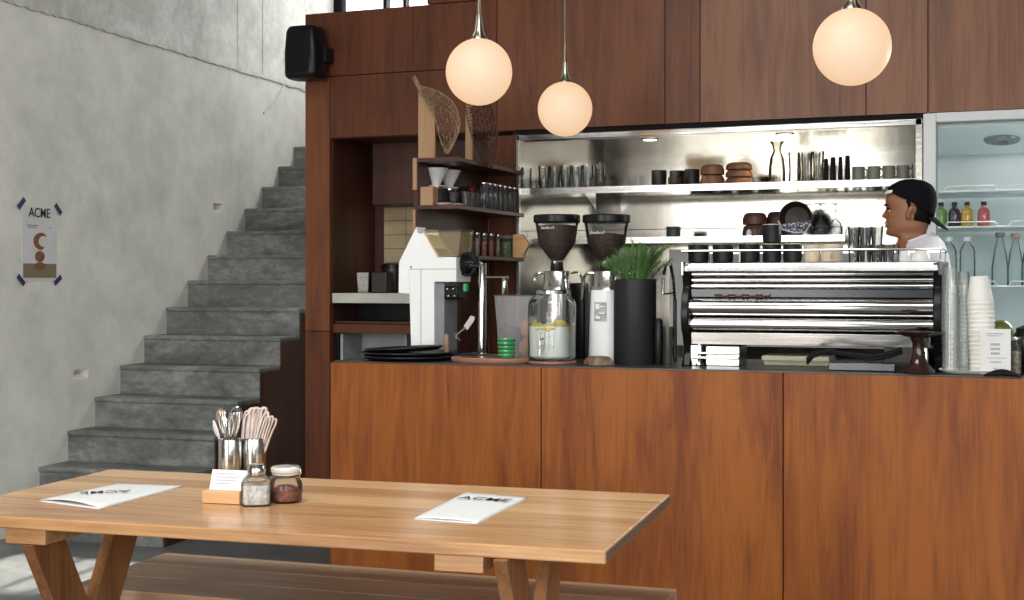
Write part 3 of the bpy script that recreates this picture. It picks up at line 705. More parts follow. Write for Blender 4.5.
dk = obj('digital_scale', MB().box(-.045, .045, -.03, .03, 0, .025), BLACK, loc=(cx(463, 5.27), 5.27, ZC), bevel=.004); tag(dk, 'small black scale in front of the scoop on the counter', 'scale')
dd = obj('display', MB().box(-.018, .018, -.0315, -.0302, .008, .018), pbr('pale_display', (.35, .42, .5), .3), dk)
# oval wooden board and the green tin on it
wd = obj('serving_board', MB().lathe([(.150, 0), (.156, .006), (.156, .016), (.150, .020), (.001, .020)], seg=48, sx=1.12, sy=.55), W_BOARD, loc=(cx(491, 5.15), 5.15, ZC+.001)); tag(wd, 'oval reddish brown serving board at the counter edge', 'board')
gt = thing('green_tumbler', 'green glass tumbler standing on the oval board', 'glass', (cx(506.5, 5.13), 5.13, ZC+.022))
obj('body', MB().lathe([(.030, 0), (.033, .004), (.037, .08), (.034, .08), (.030, .008), (.001, .008)], seg=28), pbr('green_glass', (.02, .18, .06), .15, var=.7, nscale=25, coat=.6), gt)
rg = MB()
for k in range(5): rg.lathe([(.0335+.0008*k, .008+k*.016), (.0355+.0008*k, .012+k*.016), (.034+.0008*k, .016+k*.016)], seg=28)
obj('ribs', rg, pbr('green_rib', (.05, .32, .10), .2, coat=.5), gt)
# frosted tub
Yu = 5.38; tb = thing('frosted_tub', 'frosted clear plastic tub with oranges behind the green tumbler', 'tub', (cx(519.5, Yu), Yu, ZC))
hw0, hw1, Hh = 18/ppm(522, Yu), 22/ppm(522, Yu), ZY(522, 296, Yu)-ZC
q = MB(); q.lathe([(hw0*1.0, 0), (hw1*1.02, Hh), (hw1*1.10, Hh+.004), (hw1*1.0, Hh), (hw0*.97, .006), (.001, .006)], seg=40, sq=6, sy=.8); obj('tub_wall', q, FROST, tb)
og = obj('orange_fruit', MB().sphere((0, 0, 0), .042, 20), pbr('orange_peel', (.62, .30, .10), .5, bump=.2, nscale=80), loc=(cx(529, Yu), Yu-.005, ZC+.052)); tag(og, 'orange resting low inside the frosted tub', 'fruit', )
og2 = dup(og, (cx(530, Yu), Yu+.0, ZC+.130), 'orange on top of another inside the frosted tub'); og2.location.y = Yu-.005
dc = obj('dark_cup', MB().lathe([(.034, 0), (.043, .13), (.040, .13), (.031, .006), (.001, .006)], seg=24), pbr('grey_plastic_cup', (.10, .09, .11), .4), loc=(cx(511, Yu-.0), Yu, ZC+.008)); tag(dc, 'dark grey cup inside the frosted tub', 'cup')
# glass dispenser
Yd = 5.17; p_ = ppm(552, Yd); R = 22.3/p_
dp = thing('water_dispenser', 'glass drink dispenser of lemon water with tap at the counter front', 'dispenser', (cx(552, Yd), Yd, ZC+.013))
Hd = ZY(552, 294, Yd)-ZC-.013
obj('glass_body', MB().lathe([(R*.86, 0), (R*.98, .008), (R, .02), (R, Hd-.045), (R*.93, Hd-.025), (R*.70, Hd-.008), (R*.68, Hd)], seg=36, sq=3.2), GLASS, dp)
wz = ZY(552, 326, Yd)-ZC-.013
obj('water', MB().lathe([(R*.82, .010), (R*.93, .018), (R*.95, wz), (.001, wz)], seg=36, sq=3.2), WATER, dp)
le = MB(); random.seed(5)
for k in range(12):
    a = -PI/2+(k-5.5)*.26+random.uniform(-.06, .06); rr = R*.86; c_ = Vector((rr*math.cos(a), rr*math.sin(a), wz+random.uniform(-.006, .012)))
    n_ = Vector((math.cos(a)*.6, math.sin(a)*.6, random.uniform(.5, .9))).normalized(); e1 = n_.cross(Vector((0, 0, 1))).normalized(); e2 = n_.cross(e1); r_l = random.uniform(.016, .021)
    for sg in (0, 1): pass
    ring = [c_+(e1*math.cos(t_*PI/8)+e2*math.sin(t_*PI/8))*r_l for t_ in range(16)]
    ring2 = [q_+n_*.004 for q_ in ring]
    le.add(ring+ring2, [tuple(reversed(range(16))), tuple(range(16, 32))]+[(t_, (t_+1) % 16, (t_+1) % 16+16, t_+16) for t_ in range(16)])
obj('lemon_slices', le, LEMON, dp)
fl = MB()
for k in range(7):
    a = -PI/2+(k-3)*.2; fl.tube([(R*1.0*math.cos(a), R*1.0*math.sin(a)-.001, .05), (R*1.0*math.cos(a), R*1.0*math.sin(a)-.001, wz-.02)], .0016, 5)
obj('moulded_ribs', fl, GLASS, dp)
obj('collar', MB().lathe([(R*.70, Hd), (R*.74, Hd+.002), (R*.74, Hd+.014), (R*.70, Hd+.018), (.001, Hd+.018)], seg=32), STEEL, dp)
tz = ZY(548, 346, Yd)-ZC-.013
tap = MB().tube([(-.012, -R*.97, tz), (-.012, -R-.03, tz)], .009, 10).tube([(-.012, -R-.022, tz+.004), (-.012, -R-.024, tz-.028)], .007, 10)
tp_ = obj('tap', tap, CHROME, dp); obj('tap_lever', MB().tube([(-.012, -R-.022, tz+.004), (-.012, -R-.022, tz+.03), (.004, -R-.03, tz+.035)], .004, 8), CHROME, tp_)
dbs = obj('cork_board', MB().lathe([(.095, 0), (.098, .003), (.098, .009), (.095, .0118), (.001, .0118)], seg=40), W_BOARD, loc=(cx(552, Yd), Yd, ZC+.0008)); tag(dbs, 'thin round wooden board under the drink dispenser', 'board')
# coffee grinders
def hopper_grinder(px, Y, fill, bodytop, label, hw, white):
    t = thing('coffee_grinder', label, 'grinder', (cx(px, Y), Y, ZC)); s = ppm(px, Y)
    zt = ZY(px, 215, Y)-ZC; zr = ZY(px, 222, Y)-ZC; zm = ZY(px, 244, Y)-ZC; zb = ZY(px, 262, Y)-ZC; zn = ZY(px, 271, Y)-ZC
    R = hw/s
    ho = obj('hopper', MB().lathe([(R*.22, zb), (R*.30, zb+.01), (R*.78, zm), (R*.93, zr)], seg=36), HOPG, t, fix=True)
    obj('hopper_lid', MB().lathe([(R*.95, zr-.004), (R, zr), (R, zt-.004), (R*.96, zt), (.001, zt+.002)], seg=36), BLACK, t)
    zf = ZY(px, fill, Y)-ZC
    rf = R*(.78+(.93-.78)*(zf-zm)/(zr-zm))-.004
    obj('beans', MB().lathe([(R*.20, zb+.006), (R*.29, zb+.014), (R*.75, zm), (rf, zf), (rf*.5, zf+.006), (.001, zf+.004)], seg=36), BEANS, t)
    obj('neck', MB().lathe([(.028, zn), (.03, zn+.004), (.026, zb)], seg=20), BLACK, t)
    obj('knob', MB().sphere((.0, -.03, zb-.002), .006, 10), WHITEP, t)
    zq = ZY(px, 290, Y)-ZC
    bw = 12.5/s
    obj('upper_body', MB().lathe([(bw*1.12, zq), (bw*1.0, zq+.02), (bw*.96, zn-.004), (bw*.9, zn)], seg=36, sq=3), STEEL, t)
    obj('lower_body', MB().lathe([(bw*1.3, 0), (bw*1.35, .01), (bw*1.15, zq), (bw*1.0, zq)], seg=36, sq=3, sy=1.1), white, t)
    # side fork and motor housing behind
    obj('motor_housing', MB().box(-bw*.8, bw*1.8, bw*1.6, bw*2.9, .0, zq+.03), BLACK, t, bevel=.01)
    hk = MB().tube(bez((-bw*1.0, 0, zn-.01), (-bw*2.0, -.01, zn), (-bw*2.0, -.01, zn-.04), (-bw*1.6, -.01, zn-.07)), .006, 8)
    obj('hook', hk, CHROME, t)
    hk = MB().tube(bez((bw*1.2, 0, zn-.01), (bw*2.2, -.01, zn+.01), (bw*2.3, -.01, zn-.04), (bw*2.1, -.01, zn-.12)), .005, 8)
    obj('hook', hk, CHROME, t)
    wds = MB(); random.seed(px)
    for k in range(7):
        x = -.038+k*.009; z = zf-.012 if fill < 228 else zf+.006
        a = math.asin(max(-1, min(1, (x-.0)/R))); yq = -math.sqrt(max(0, (R*.93)**2-x*x))-.002
        wds.tube([(x-.003, yq, z-.004), (x, yq, z+.005 if k % 3 else z+.010), (x+.003, yq, z-.003)], .0014, 4)
    obj('lettering', wds, WHITEP, t, label='small white script on the hopper')
    return t, bw, zq
hopper_grinder(557, 5.47, 226, 0, 'steel coffee grinder with nearly full hopper behind the drink dispenser', 23.5, STEEL)
g2, bw2, zq2 = hopper_grinder(606.5, 5.42, 235, 0, 'white coffee grinder with half full hopper beside the black planter', 24, WHITE)
lb = obj('label_panel', MB().box(-.026, .026, -.004, 0, 0, .078), pbr('grey_label', (.36, .37, .38), .4, var=.35, nscale=60), g2, loc=(-.005, -bw2*1.34, zq2-.128), rot=(-.03, 0, 0))
obj('label_print', MB().box(-.02, -.004, -.0055, -.0042, .05, .07).box(.0, .018, -.0055, -.0042, .058, .062).box(-.004, .02, -.0055, -.0042, .03, .035).box(-.02, 0, -.0055, -.0042, .01, .02), WHITEP, lb, smooth=0)
# brown paper bag of treats
random.seed(9); q = MB(); 
def crump(u, v):
    a = 2*PI*u; rr = (.058+.010*math.sin(3*a)+random.uniform(-.003, .003))*math.cos(v*PI/2*.98)**.5
    return (rr*math.cos(a), rr*.7*math.sin(a), .034*math.sin(v*PI/2)+random.uniform(0, .003))
q.grid(crump, 24, 6)
o = obj('brown_pouch', q, pbr('brown_pouch', (.16, .10, .065), .5, var=.6, nscale=35), loc=(cx(598, 5.12), 5.12, ZC+.001), smooth=0, fix=True); tag(o, 'small crumpled brown pouch at the foot of the white coffee grinder', 'pouch')
# black planter with fern
Yp = 5.25; R = 21.3/ppm(635, Yp); Hp = ZY(635, 279, Yp)-ZC
pf = thing('potted_fern', 'black cylindrical planter with a spiky green fern on the counter', 'plant', (cx(635, Yp), Yp, ZC))
obj('pot', MB().lathe([(R*.97, 0), (R, .004), (R, Hp-.002), (R*.98, Hp), (R*.93, Hp), (R*.93, Hp-.03)], seg=44), pbr('black_planter', (.016, .015, .017), .45, spec=.3, var=.35, nscale=5, stretch=(1, 1, .3)), pf)
obj('soil', MB().lathe([(R*.92, Hp-.04), (R*.92, Hp-.03), (.001, Hp-.025)], seg=24), pbr('soil', (.03, .02, .014), .95), pf)
lf = MB(); random.seed(21)
def frond(base, tip, w, nl):
    b = Vector(base); t = Vector(tip); ln = (t-b).length; mid = b.lerp(t, .55)+Vector((0, 0, ln*.14))
    pts = []
    for i in range(nl+1):
        s = i/nl; pts.append(b*(1-s)**2+mid*2*s*(1-s)+t*s*s)
    lf.tube(pts, [.0022]*len(pts), 4)
    for i in range(2, nl+1):
        tg = (pts[i]-pts[i-1]).normalized(); sd = tg.cross(Vector((random.uniform(-.6, .6), -1, .25))).normalized(); L_ = w*math.sin(PI*min(1, .18+.8*(1-i/nl)))
        for sg in (-1, 1):
            e = pts[i]+sd*sg*L_*.55+tg*L_*1.0; wv = tg*.0048
            nrm = tg.cross(sd)*.0012
            lf.add([pts[i]-wv, pts[i]+wv, e, pts[i]+sd*sg*L_*.35+tg*L_*.45+wv+nrm], [(0, 2, 3), (0, 3, 1)])
for k in range(24):
    a = random.uniform(0, 2*PI); r0 = random.uniform(0, .05); sp_r = random.uniform(.02, .11)
    hh = random.uniform(.07, .15)
    frond((r0*math.cos(a), r0*math.sin(a), Hp-.03), (r0*math.cos(a)+sp_r*math.cos(a)*1.0, sp_r*math.sin(a), Hp+hh*(1.1-sp_r*3)), .048, 9)
for (px, py) in ((665, 249), (661, 256), (612, 256), (609, 262), (655, 262), (648, 250), (621, 250), (668, 246)):
    frond((0, 0, Hp-.02), (cx(px, Yp)-cx(635, Yp), random.uniform(-.04, .04), ZY(px, py, Yp)-ZC), .045, 10)
obj('foliage', lf, LEAF, pf, smooth=0, fix=False)
# small black bottle and grey glass between planter and machine
bk = obj('black_shaker', MB().lathe([(.016, 0), (.018, .004), (.018, .17), (.012, .185), (.001, .188)], seg=18), BLACK, loc=(cx(658.5, 5.22), 5.22, ZC)); tag(bk, 'slim black bottle beside the black planter', 'bottle')
bg = obj('grey_cup', MB().lathe([(.018, 0), (.02, .004), (.026, .15), (.023, .15), (.017, .006), (.001, .006)], seg=20), pbr('grey_steel_cup', (.17, .16, .14), .3, .5), loc=(cx(667, 5.30), 5.30, ZC)); tag(bg, 'tall grey cup left of the espresso machine', 'cup')
sf = thing('spray_faucet', 'black and chrome spring spray faucet left of the espresso machine', 'faucet', (cx(674, 5.50), 5.50, ZC))
def fp_(px, py): return (cx(px, 5.5)-cx(674, 5.5), 0, ZY(px, py, 5.5)-ZC)
pts = [fp_(675, 364), fp_(675, 300), fp_(673.5, 280), fp_(671, 266), fp_(668, 262.5), fp_(665.5, 266), fp_(663.8, 275)]
pts[0] = (pts[0][0], 0, 0)
obj('riser', MB().tube(pts[:2], .008, 10), DCHROME, sf)
sprg = MB(); P = [Vector(p) for p in pts[1:]]; hel = []
for i in range(181):
    s = i/180*(len(P)-1); k = min(int(s), len(P)-2); c = P[k].lerp(P[k+1], s-k); a = i*1.05; hel.append(c+Vector((math.cos(a)*.009*.7, math.sin(a)*.009, math.cos(a)*.003)))
obj('spring_hose', sprg.tube(hel, .0022, 5).tube(P, .005, 6), DCHROME, sf)
hp = fp_(663.2, 278); hq = fp_(662.8, 294)
obj('spray_head', MB().tube([hp, (hp[0], 0, hp[2]-.03), hq], [.007, .005, .008], 10), CHROME, sf)
cl_ = fp_(663, 294); obj('clip_arm', MB().tube([(cl_[0], 0, cl_[2]), (0.004, 0, cl_[2]+.005)], .004, 6), DCHROME, sf)

# ================================================================= ESPRESSO MACHINE
Ym = 5.19; MX0, MX1 = cx(681, Ym), cx(941.5, Ym); MW = MX1-MX0; MC = 740
def mz(py, Y=Ym, px=745): return ZY(px, py, Y)-ZC
em = thing('espresso_machine', 'large polished steel espresso machine with cup rail on the counter', 'espresso machine', (MX0, Ym, ZC))
zt = mz(262.5)
obj('core', MB().box(.045, MW-.045, .07, .50, mz(345), zt-.03), BLACKM, em, smooth=0)
# side panels with a curved silhouette
def sidepoly():
    zz = [(.0, 0.0), (.03, 0.0), (.05, .05), (.02, .12), (.0, .14), (-.012, .20), (.0, .27), (.03, .31), (.02, .345), (.0, .40), (.49, .41), (.52, .30), (.50, .05), (.50, 0)]
    return zz
for x0 in (0.0, MW-.03):
    obj('side_panel', MB().prism(sidepoly(), x0, x0+.03, 'x'), BLACK, em, bevel=.004)
obj('top_tray', MB().prism([(-.004, zt-.035), (.006, zt), (.5, zt), (.5, zt-.035)], .012, MW-.012, 'x').box(.0, .011, -.004, .03, zt-.05, zt+.004).box(MW-.011, MW, -.004, .03, zt-.05, zt+.004), CHROME, em, bevel=.003)
def halfround(za, zb, depth, y0, seg=8, flat=.0):
    """convex strip between two heights, bulging towards the customer"""
    pl = []
    for i in range(seg+1):
        a = -PI/2+PI*i/seg; pl.append((y0-depth*math.cos(a), (za+zb)/2+(zb-za)/2*math.sin(a)))
    return pl+[(y0+.02, zb), (y0+.02, za)]
for (a, b, d) in ((271.5, 276.5, .010), (277.5, 282.5, .012), (283.5, 289, .012)):
    obj('slat', MB().prism(halfround(mz(b), mz(a), d, .045), .035, MW-.032, 'x'), CHROME, em, smooth=60)
obj('recess_band', MB().box(.033, MW-.032, .035, .06, mz(297), mz(289.4)), pbr('blue_black', (.012, .02, .024), .2), em, smooth=0)
obj('drum', MB().prism(halfround(mz(317), mz(297.5), .045, .05, 14), .03, MW-.031, 'x'), CHROME, em, smooth=60)
obj('drum', MB().prism(halfround(mz(331.5), mz(317.6), .032, .045, 14), .03, MW-.031, 'x'), CHROME, em, smooth=60)
obj('fascia', MB().prism([(.0245, mz(345.5)), (.020, mz(333)), (.05, mz(332)), (.075, mz(345.5))], .035, MW-.04, 'x'), STEEL, em, bevel=.002)
red = MB(); random.seed(4); nn = 70; pp = []
xa, xb = cx(713, Ym)-MX0, cx(769, Ym)-MX0
for i in range(nn+1): pp.append((xa+(xb-xa)*i/nn, .028, mz(296)+.004*math.sin(i*1.1)+.003*math.sin(i*.37)+random.uniform(-.001, .001)))
obj('script_lettering', red.tube(pp, .0026, 5), pbr('maroon_script', (.09, .008, .022), .4), em, label='maroon script emblem')
rail = MB(); zr = mz(250.5); zt_ = zt
rail.tube([(.0, .02, zr), (MW-.0, .02, zr)], .0045, 8).tube([(.01, .48, zr), (MW-.01, .48, zr)], .0045, 8)
for x in (.002, MW-.002): rail.tube([(x, .02, zr), (x, .48, zr)], .0045, 8)
for x in (cx(738.5, Ym)-MX0, cx(865, Ym)-MX0, MW-.004): rail.tube([(x, .02, zt), (x, .02, zr)], .004, 8)
for x in (.01, MW*.5, MW-.01): rail.tube([(x, .48, zt), (x, .48, zr)], .004, 8)
obj('cup_rail', rail, CHROME, em)
for (x, y) in ((.06, .06), (MW-.06, .06), (.06, .44), (MW-.06, .44)):
    obj('foot', MB().lathe([(.022, 0), (.024, .005), (.016, .02), (.016, mz(345))], c=(x, y, 0), seg=16), CHROME, em)
lo_ = MB(); x0 = cx(687, Ym)-MX0
lo_.box(cx(703, Ym)-MX0, cx(737, Ym)-MX0, .05, .2, .0, mz(347)).box(cx(688, Ym)-MX0, cx(696, Ym)-MX0, .04, .1, .0, mz(346))
obj('water_block', lo_, STEEL, em, bevel=.003); 
vp = MB()
for z in (.032, .05): vp.tube([(cx(690, Ym)-MX0, .035, z), (cx(736, Ym)-MX0, .035, z)], .005, 8)
obj('water_pipe', vp, CHROME, em)
# flat cream packs, cable and dark slab under the machine
for i, (z, lb) in enumerate(((0, 'cream paper pack lying under the espresso machine, lower one'), (.021, 'cream paper pack lying under the espresso machine, upper one'))):
    o = obj('paper_pack', MB().box(-.13, .13, -.09, .09, 0, .020), CREAM, loc=(MX0+cx(790, Ym)-MX0+.0, Ym+.26-.05*i, ZC+.001+z), bevel=.003); tag(o, lb, 'paper pack')
o = obj('drip_slab', MB().box(-.12, .12, -.03, .03, 0, .03), DCHROME, loc=(cx(862, 5.14), 5.15, ZC+.001), bevel=.003); tag(o, 'low dark metal slab under the right half of the espresso machine', 'slab')
cl = MB()
for k in range(6):
    dz = .004*k; Yk = 5.055+.012*(k % 3)
    cl.tube([hitY(807, 364-k, Yk), hitY(813, 357-k*.9, Yk), hitY(828, 352-k*.4, Yk), hitY(848, 356-k*.5, Yk), hitY(870, 360-k*.8, Yk), hitY(890, 357-k, Yk), hitY(902, 353-k, Yk+.02)], .0055, 6)
o = obj('black_hose', cl, BLACKM); tag(o, 'bundle of black hose sagging under the espresso machine', 'hose')

# ---- cups on the machine
ZM = ZC+zt
def mug(r, h, m, handle=True, lip=None, name='cup', rz=0, label='', cat='cup', loc=(0,0,0), group=None):
    t = thing(name, label, cat, loc, rz, group)
    obj('body', MB().lathe([(r*.82, 0), (r*.97, .006), (r, .02), (r, h-.002), (r*.97, h), (r*.91, h), (r*.90, .012), (.001, .01)], seg=28), m, t)
    if handle: obj('handle', MB().tube(bez((r*.95, 0, h*.82), (r*1.7, 0, h*.85), (r*1.7, 0, h*.25), (r*.95, 0, h*.22), 8), .0045, 6), m, t)
    if lip: obj('rim', MB().lathe([(r*.93, h), (r*.99, h), (r*.99, h+.003), (r*.93, h+.003)], seg=28), lip, t)
    return t
Yk = 5.40; sk = ppm(740, Yk)
GC = 'cups on top of the espresso machine'
c1 = mug(10.4/sk, .075, BLACKC, True, None, 'black_cup', 1.5, 'black cup on the espresso machine, first from the left end', loc=(cx(698.5, Yk), Yk, ZM), group=GC)
for px, lb in ((723, 'second black cup from the left end of the espresso machine'), (749.5, 'third black cup from the left end of the espresso machine')):
    dup(c1, (cx(px, Yk), Yk, ZM), lb)
c2 = mug(9.2/sk, .074, BLACKC, False, BEIGE, 'black_tumbler_cup', 0, 'black cup with another stacked on it, on the espresso machine', loc=(cx(772, Yk), Yk, ZM), group=GC)
dup(c2, (cx(772, Yk), Yk, ZM+.078), 'beige rimmed black cup stacked on top of another on the espresso machine')
dup(c2, (cx(792.5, Yk), Yk, ZM), 'black cup with beige rim beside the beige cups on the espresso machine')
c3 = mug(8.2/sk, .070, BEIGE, False, None, 'beige_cup', 0, 'smaller beige cup on the espresso machine', loc=(cx(812, Yk), Yk, ZM), group=GC)
c4 = mug(10.6/sk, .072, BEIGE, True, None, 'beige_cup', -1.5, 'larger beige cup on the espresso machine beside the glasses', loc=(cx(832, Yk), Yk, ZM), group=GC)
for i, px in enumerate((902, 921)):
    t = thing('white_bowl', ['upturned white bowl on the espresso machine next to the glasses', 'upturned white bowl at the right end of the espresso machine'][i], 'bowl', (cx(px, Yk), Yk, ZM), 0, 'white bowls on the espresso machine')
    obj('body', MB().lathe([(.034, 0), (.036, .003), (.034, .025), (.022, .043), (.018, .047), (.001, .047)], seg=28), BEIGE if 0 else WHITEP, t)
# stacked glasses on the machine: lower layer, upper layer
gg = obj('glass_tumbler', cupgeo(.019, .024, .068, .002), GLASS, loc=(0, 0, ZM)); gl = 'clear glass standing on the espresso machine in the lower layer of glasses'
tag(gg, gl, 'glass', 'clear glasses on the espresso machine, lower layer'); first = True; low = []
for r_, Y in enumerate((5.30, 5.36, 5.42)):
    for k in range(5 - (r_ % 2)):
        px = 854+k*11.5+(r_ % 2)*5; loc = (cx(px, Y), Y, ZM)
        if px > 898: continue
        if first: gg.location = loc; first = False
        else: dup(gg, loc)
        low.append((px, Y))
g3 = obj('glass_tumbler', cupgeo(.019, .024, .068, .002), GLASS); tag(g3, 'clear glass in the upper layer stacked on other glasses of the espresso machine', 'glass', 'clear glasses on the espresso machine, upper layer')
first = True
for (px, Y) in low:
    if px > 885 and Y != 5.36 or px > 880 and Y < 5.4: continue
    loc = (cx(px, Y), Y, ZM+.0685)
    if first: g3.location = loc; first = False
    else: dup(g3, loc)

# ================================================================= NICHE CONTENTS
Yu1 = YB+.18; s1_ = ppm(700, Yu1)
tallg = MB().lathe([(.024, 0), (.026, .003), (.031, .125), (.029, .125), (.024, .008), (.001, .008)], seg=24)
gA = obj('highball_glass', tallg, GLASS, loc=(cx(544, Yu1), Yu1, Z1)); tag(gA, 'clear highball glass on the left end of the upper niche shelf', 'glass', 'highball glasses on the left of the upper niche shelf')
for px, Y in ((555, Yu1+.02), (566, Yu1-.02), (577, Yu1+.03), (588, Yu1), (549, Yu1+.11), (561, Yu1+.12), (572, Yu1+.12), (583, Yu1+.12)): dup(gA, (cx(px, Y), Y, Z1))
fg = obj('flared_glass', MB().lathe([(.034, 0), (.033, .004), (.012, .02), (.022, .07), (.027, .13), (.025, .13), (.019, .07), (.008, .03), (.001, .025)], seg=24), GLASS, loc=(cx(600, Yu1), Yu1, Z1)); tag(fg, 'clear footed glass at the right of the highball glasses', 'glass')
bcx = ['black cup furthest left on the upper niche shelf', 'black cup in the middle of the three on the upper niche shelf', 'black cup beside the brown bowls on the upper niche shelf']
for i, (px, Y) in enumerate(((659, Yu1), (677, Yu1+.06), (692, Yu1))):
    if i == 0: cb0 = mug(7.6/s1_, .084, BLACKC, False, None, 'black_cup', 0, bcx[0], loc=(cx(px, Y), Y, Z1), group='black cups on the upper niche shelf')
    else: dup(cb0, (cx(px, Y), Y, Z1), bcx[i])
o = mug(7/s1_, .042, DKBROWN, False, None, 'dark_espresso_cup', 0, 'low dark brown cup in front of the black cups on the upper shelf', loc=(cx(675, Yu1-.06), Yu1-.06, Z1))
def bowlgeo(r, h, up=False):
    p = [(r*.55, 0), (r*.62, .003), (r*.92, h*.35), (r, h), (r*.95, h), (r*.86, h*.4), (r*.5, .01), (.001, .01)]
    if up: p = [(a, h-b) for a, b in p][::-1]
    return MB().lathe(p, seg=32)
def inv(r, h):   # upturned bowl
    return MB().lathe([(r*.96, 0), (r, .001), (r*.99, h*.5), (r*.86, h*.88), (r*.68, h), (.001, h)], seg=32)
def bowls(px, Y, z, r, h, n, m, lbs, grp):
    b = obj('stoneware_bowl', inv(r, h), m, loc=(cx(px, Y), Y, z)); tag(b, lbs[0], 'bowl', grp)
    for k in range(1, n): dup(b, (cx(px, Y), Y, z+k*(h*1.0+.0004)), lbs[k], scale=(1-.02*k,)*3)
bowls(712.5, Yu1, Z1, 12.2/s1_, .052, 2, BROWNC, ['lower brown bowl of the left stack on the upper shelf', 'upper brown bowl of the left stack on the upper shelf'], 'brown bowls on the upper shelf')
bowls(739, Yu1, Z1, 13.6/s1_, .037, 3, BROWNC, ['bottom brown bowl of the right stack on the upper shelf', 'middle brown bowl of the right stack on the upper shelf', 'top brown bowl of the right stack on the upper shelf'], 'brown bowls on the upper shelf')
o = obj('glass_carafe', MB().lathe([(.038, 0), (.043, .005), (.042, .07), (.034, .13), (.018, .165), (.024, .195), (.036, .212), (.034, .212), (.020, .19), (.015, .165), (.03, .13), (.038, .07), (.038, .01), (.001, .01)], seg=32), glassmat('carafe_glass', (.93, .91, .87), .62, .03, .03), loc=(cx(777, Yu1), Yu1, Z1)); tag(o, 'tall flared glass carafe on the upper niche shelf', 'carafe')
tg2 = obj('tall_glass', MB().lathe([(.028, 0), (.030, .004), (.024, .06), (.029, .155), (.027, .155), (.021, .06), (.024, .01), (.001, .01)], seg=24), glassmat('tall_glass_clear', (.92, .91, .89), .62, .03, .03), loc=(cx(794, Yu1), Yu1, Z1)); tag(tg2, 'tall waisted glass right of the carafe on the upper niche shelf', 'glass', 'tall glasses beside the carafe')
for px, Y in ((804, Yu1+.09), (807, Yu1), (815, Yu1+.09), (818.5, Yu1)): dup(tg2, (cx(px, Y), Y, Z1))
lbs = ['leftmost', 'second from left', 'third from left', 'rightmost']
for i, (px, hh, n_, rr) in enumerate(((826, .118, 7, .015), (833, .122, 7, .018), (840.5, .125, 7, .014), (847.5, .128, 7, .017))):
    q = MB(); st_ = hh/n_
    for k in range(n_):
        q.lathe([(rr*(1-.04*k), k*st_), (rr*(1-.04*k), k*st_+st_*.45), (rr*(.82-.03*k), k*st_+st_*.5), (rr*(.80-.03*k), k*st_+st_)], seg=18)
    o = obj('cup_stack', q, BLACKM, loc=(cx(px, Yu1-.02*(i % 2)), Yu1-.02*(i % 2), Z1)); tag(o, 'tall stack of small black cups, %s of four on the upper niche shelf' % lbs[i], 'cup stack', 'stacks of black cups on the upper shelf')
for i, px in enumerate((858.5, 874, 889, 903)):
    lb = 'grey mug, %s of the four on the upper niche shelf' % lbs[i]
    if i == 0: mg = mug(6.3/ppm(880, Yu1), .072, GREYC, True, None, 'grey_mug', -.2, lb, 'mug', (cx(px, Yu1), Yu1, Z1), 'grey mugs on the upper niche shelf')
    else: dup(mg, (cx(px, Yu1), Yu1, Z1), lb)
o = obj('short_glass', cupgeo(.016, .018, .075), GLASS, loc=(cx(915.5, Yu1), Yu1, Z1)); tag(o, 'slim clear glass right of the grey mugs', 'glass')
# lower shelf
Yl = YB+.30; s2_ = ppm(760, Yl)
mug(7.4/s2_, .058, GREENC, False, None, 'slate_cup', 0, 'slate green cup alone on the left of the lower niche shelf', loc=(cx(673.5, Yl), Yl, Z2))
bowls(755, Yl, Z2, 12.5/s2_, .062, 2, pbr('red_brown_bowl', (.085, .035, .022), .5, nscale=20, var=.3), ['lower bowl of the reddish brown stack on the lower shelf', 'upper bowl of the reddish brown stack on the lower shelf'], 'reddish brown bowls on the lower shelf')
o = obj('stoneware_bowl', inv(.058, .065), pbr('red_brown_bowl2', (.07, .03, .02), .5), loc=(cx(778, Yl+.08), Yl+.08, Z2+.066)); tag(o, 'reddish brown bowl partly hidden behind the big dark bowl, upper one', 'bowl')
o2 = dup(o, (cx(778, Yl+.08), Yl+.08, Z2), 'reddish brown bowl partly hidden behind the big dark bowl, lower one')
# large dark bowl on edge, its mouth facing out, cloth in it
Rb = 17/ppm(795, YB+.2)
bb = thing('large_dark_bowl', 'large dark bowl propped on edge with a patterned cloth on the lower shelf', 'bowl', (cx(795, YB+.2), YB+.215, Z2+.003), 0)
obj('body', MB().lathe([(Rb*.35, .075), (Rb*.75, .06), (Rb, .0), (Rb*.955, .0), (Rb*.70, .05), (.001, .062)], c=(0, 0, Rb), ax='y', seg=40), DKBROWN, bb)
clm = newmat('patterned_cloth'); m_, nt_, out_ = clm
b_ = N(nt_, 'ShaderNodeBsdfPrincipled'); v_ = N(nt_, 'ShaderNodeTexVoronoi'); v_.inputs['Scale'].default_value = 95; mp_ = coords(nt_)
nt_.links.new(mp_.outputs[0], v_.inputs['Vector']); r_ = ramp(nt_, [(.35, (.70, .72, .75)), (.5, (.10, .12, .17))]); nt_.links.new(v_.outputs['Distance'], r_.inputs[0]); nt_.links.new(r_.outputs[0], b_.inputs['Base Color']); nt_.links.new(b_.outputs[0], out_.inputs[0]); b_.inputs['Roughness'].default_value = .9
def clothf(u, v):
    a = PI+PI*u; top = -.30*Rb-.25*Rb*(.5-u)
    x = Rb*.97*math.cos(a); zlow = Rb*.95*math.sin(a); z = top*(1-v)+min(top, zlow)*v
    return (x*(1-.05*v), -.012-.006*math.sin(u*14)*v, Rb+z)
cq = MB().grid(clothf, 22, 6)
co = obj('patterned_cloth', cq, m_, loc=(cx(795, YB+.2), YB+.213, Z2+.005)); tag(co, 'blue grey patterned cloth tucked across the large dark bowl', 'cloth'); sm = co.modifiers.new('t', 'SOLIDIFY'); sm.thickness = .003
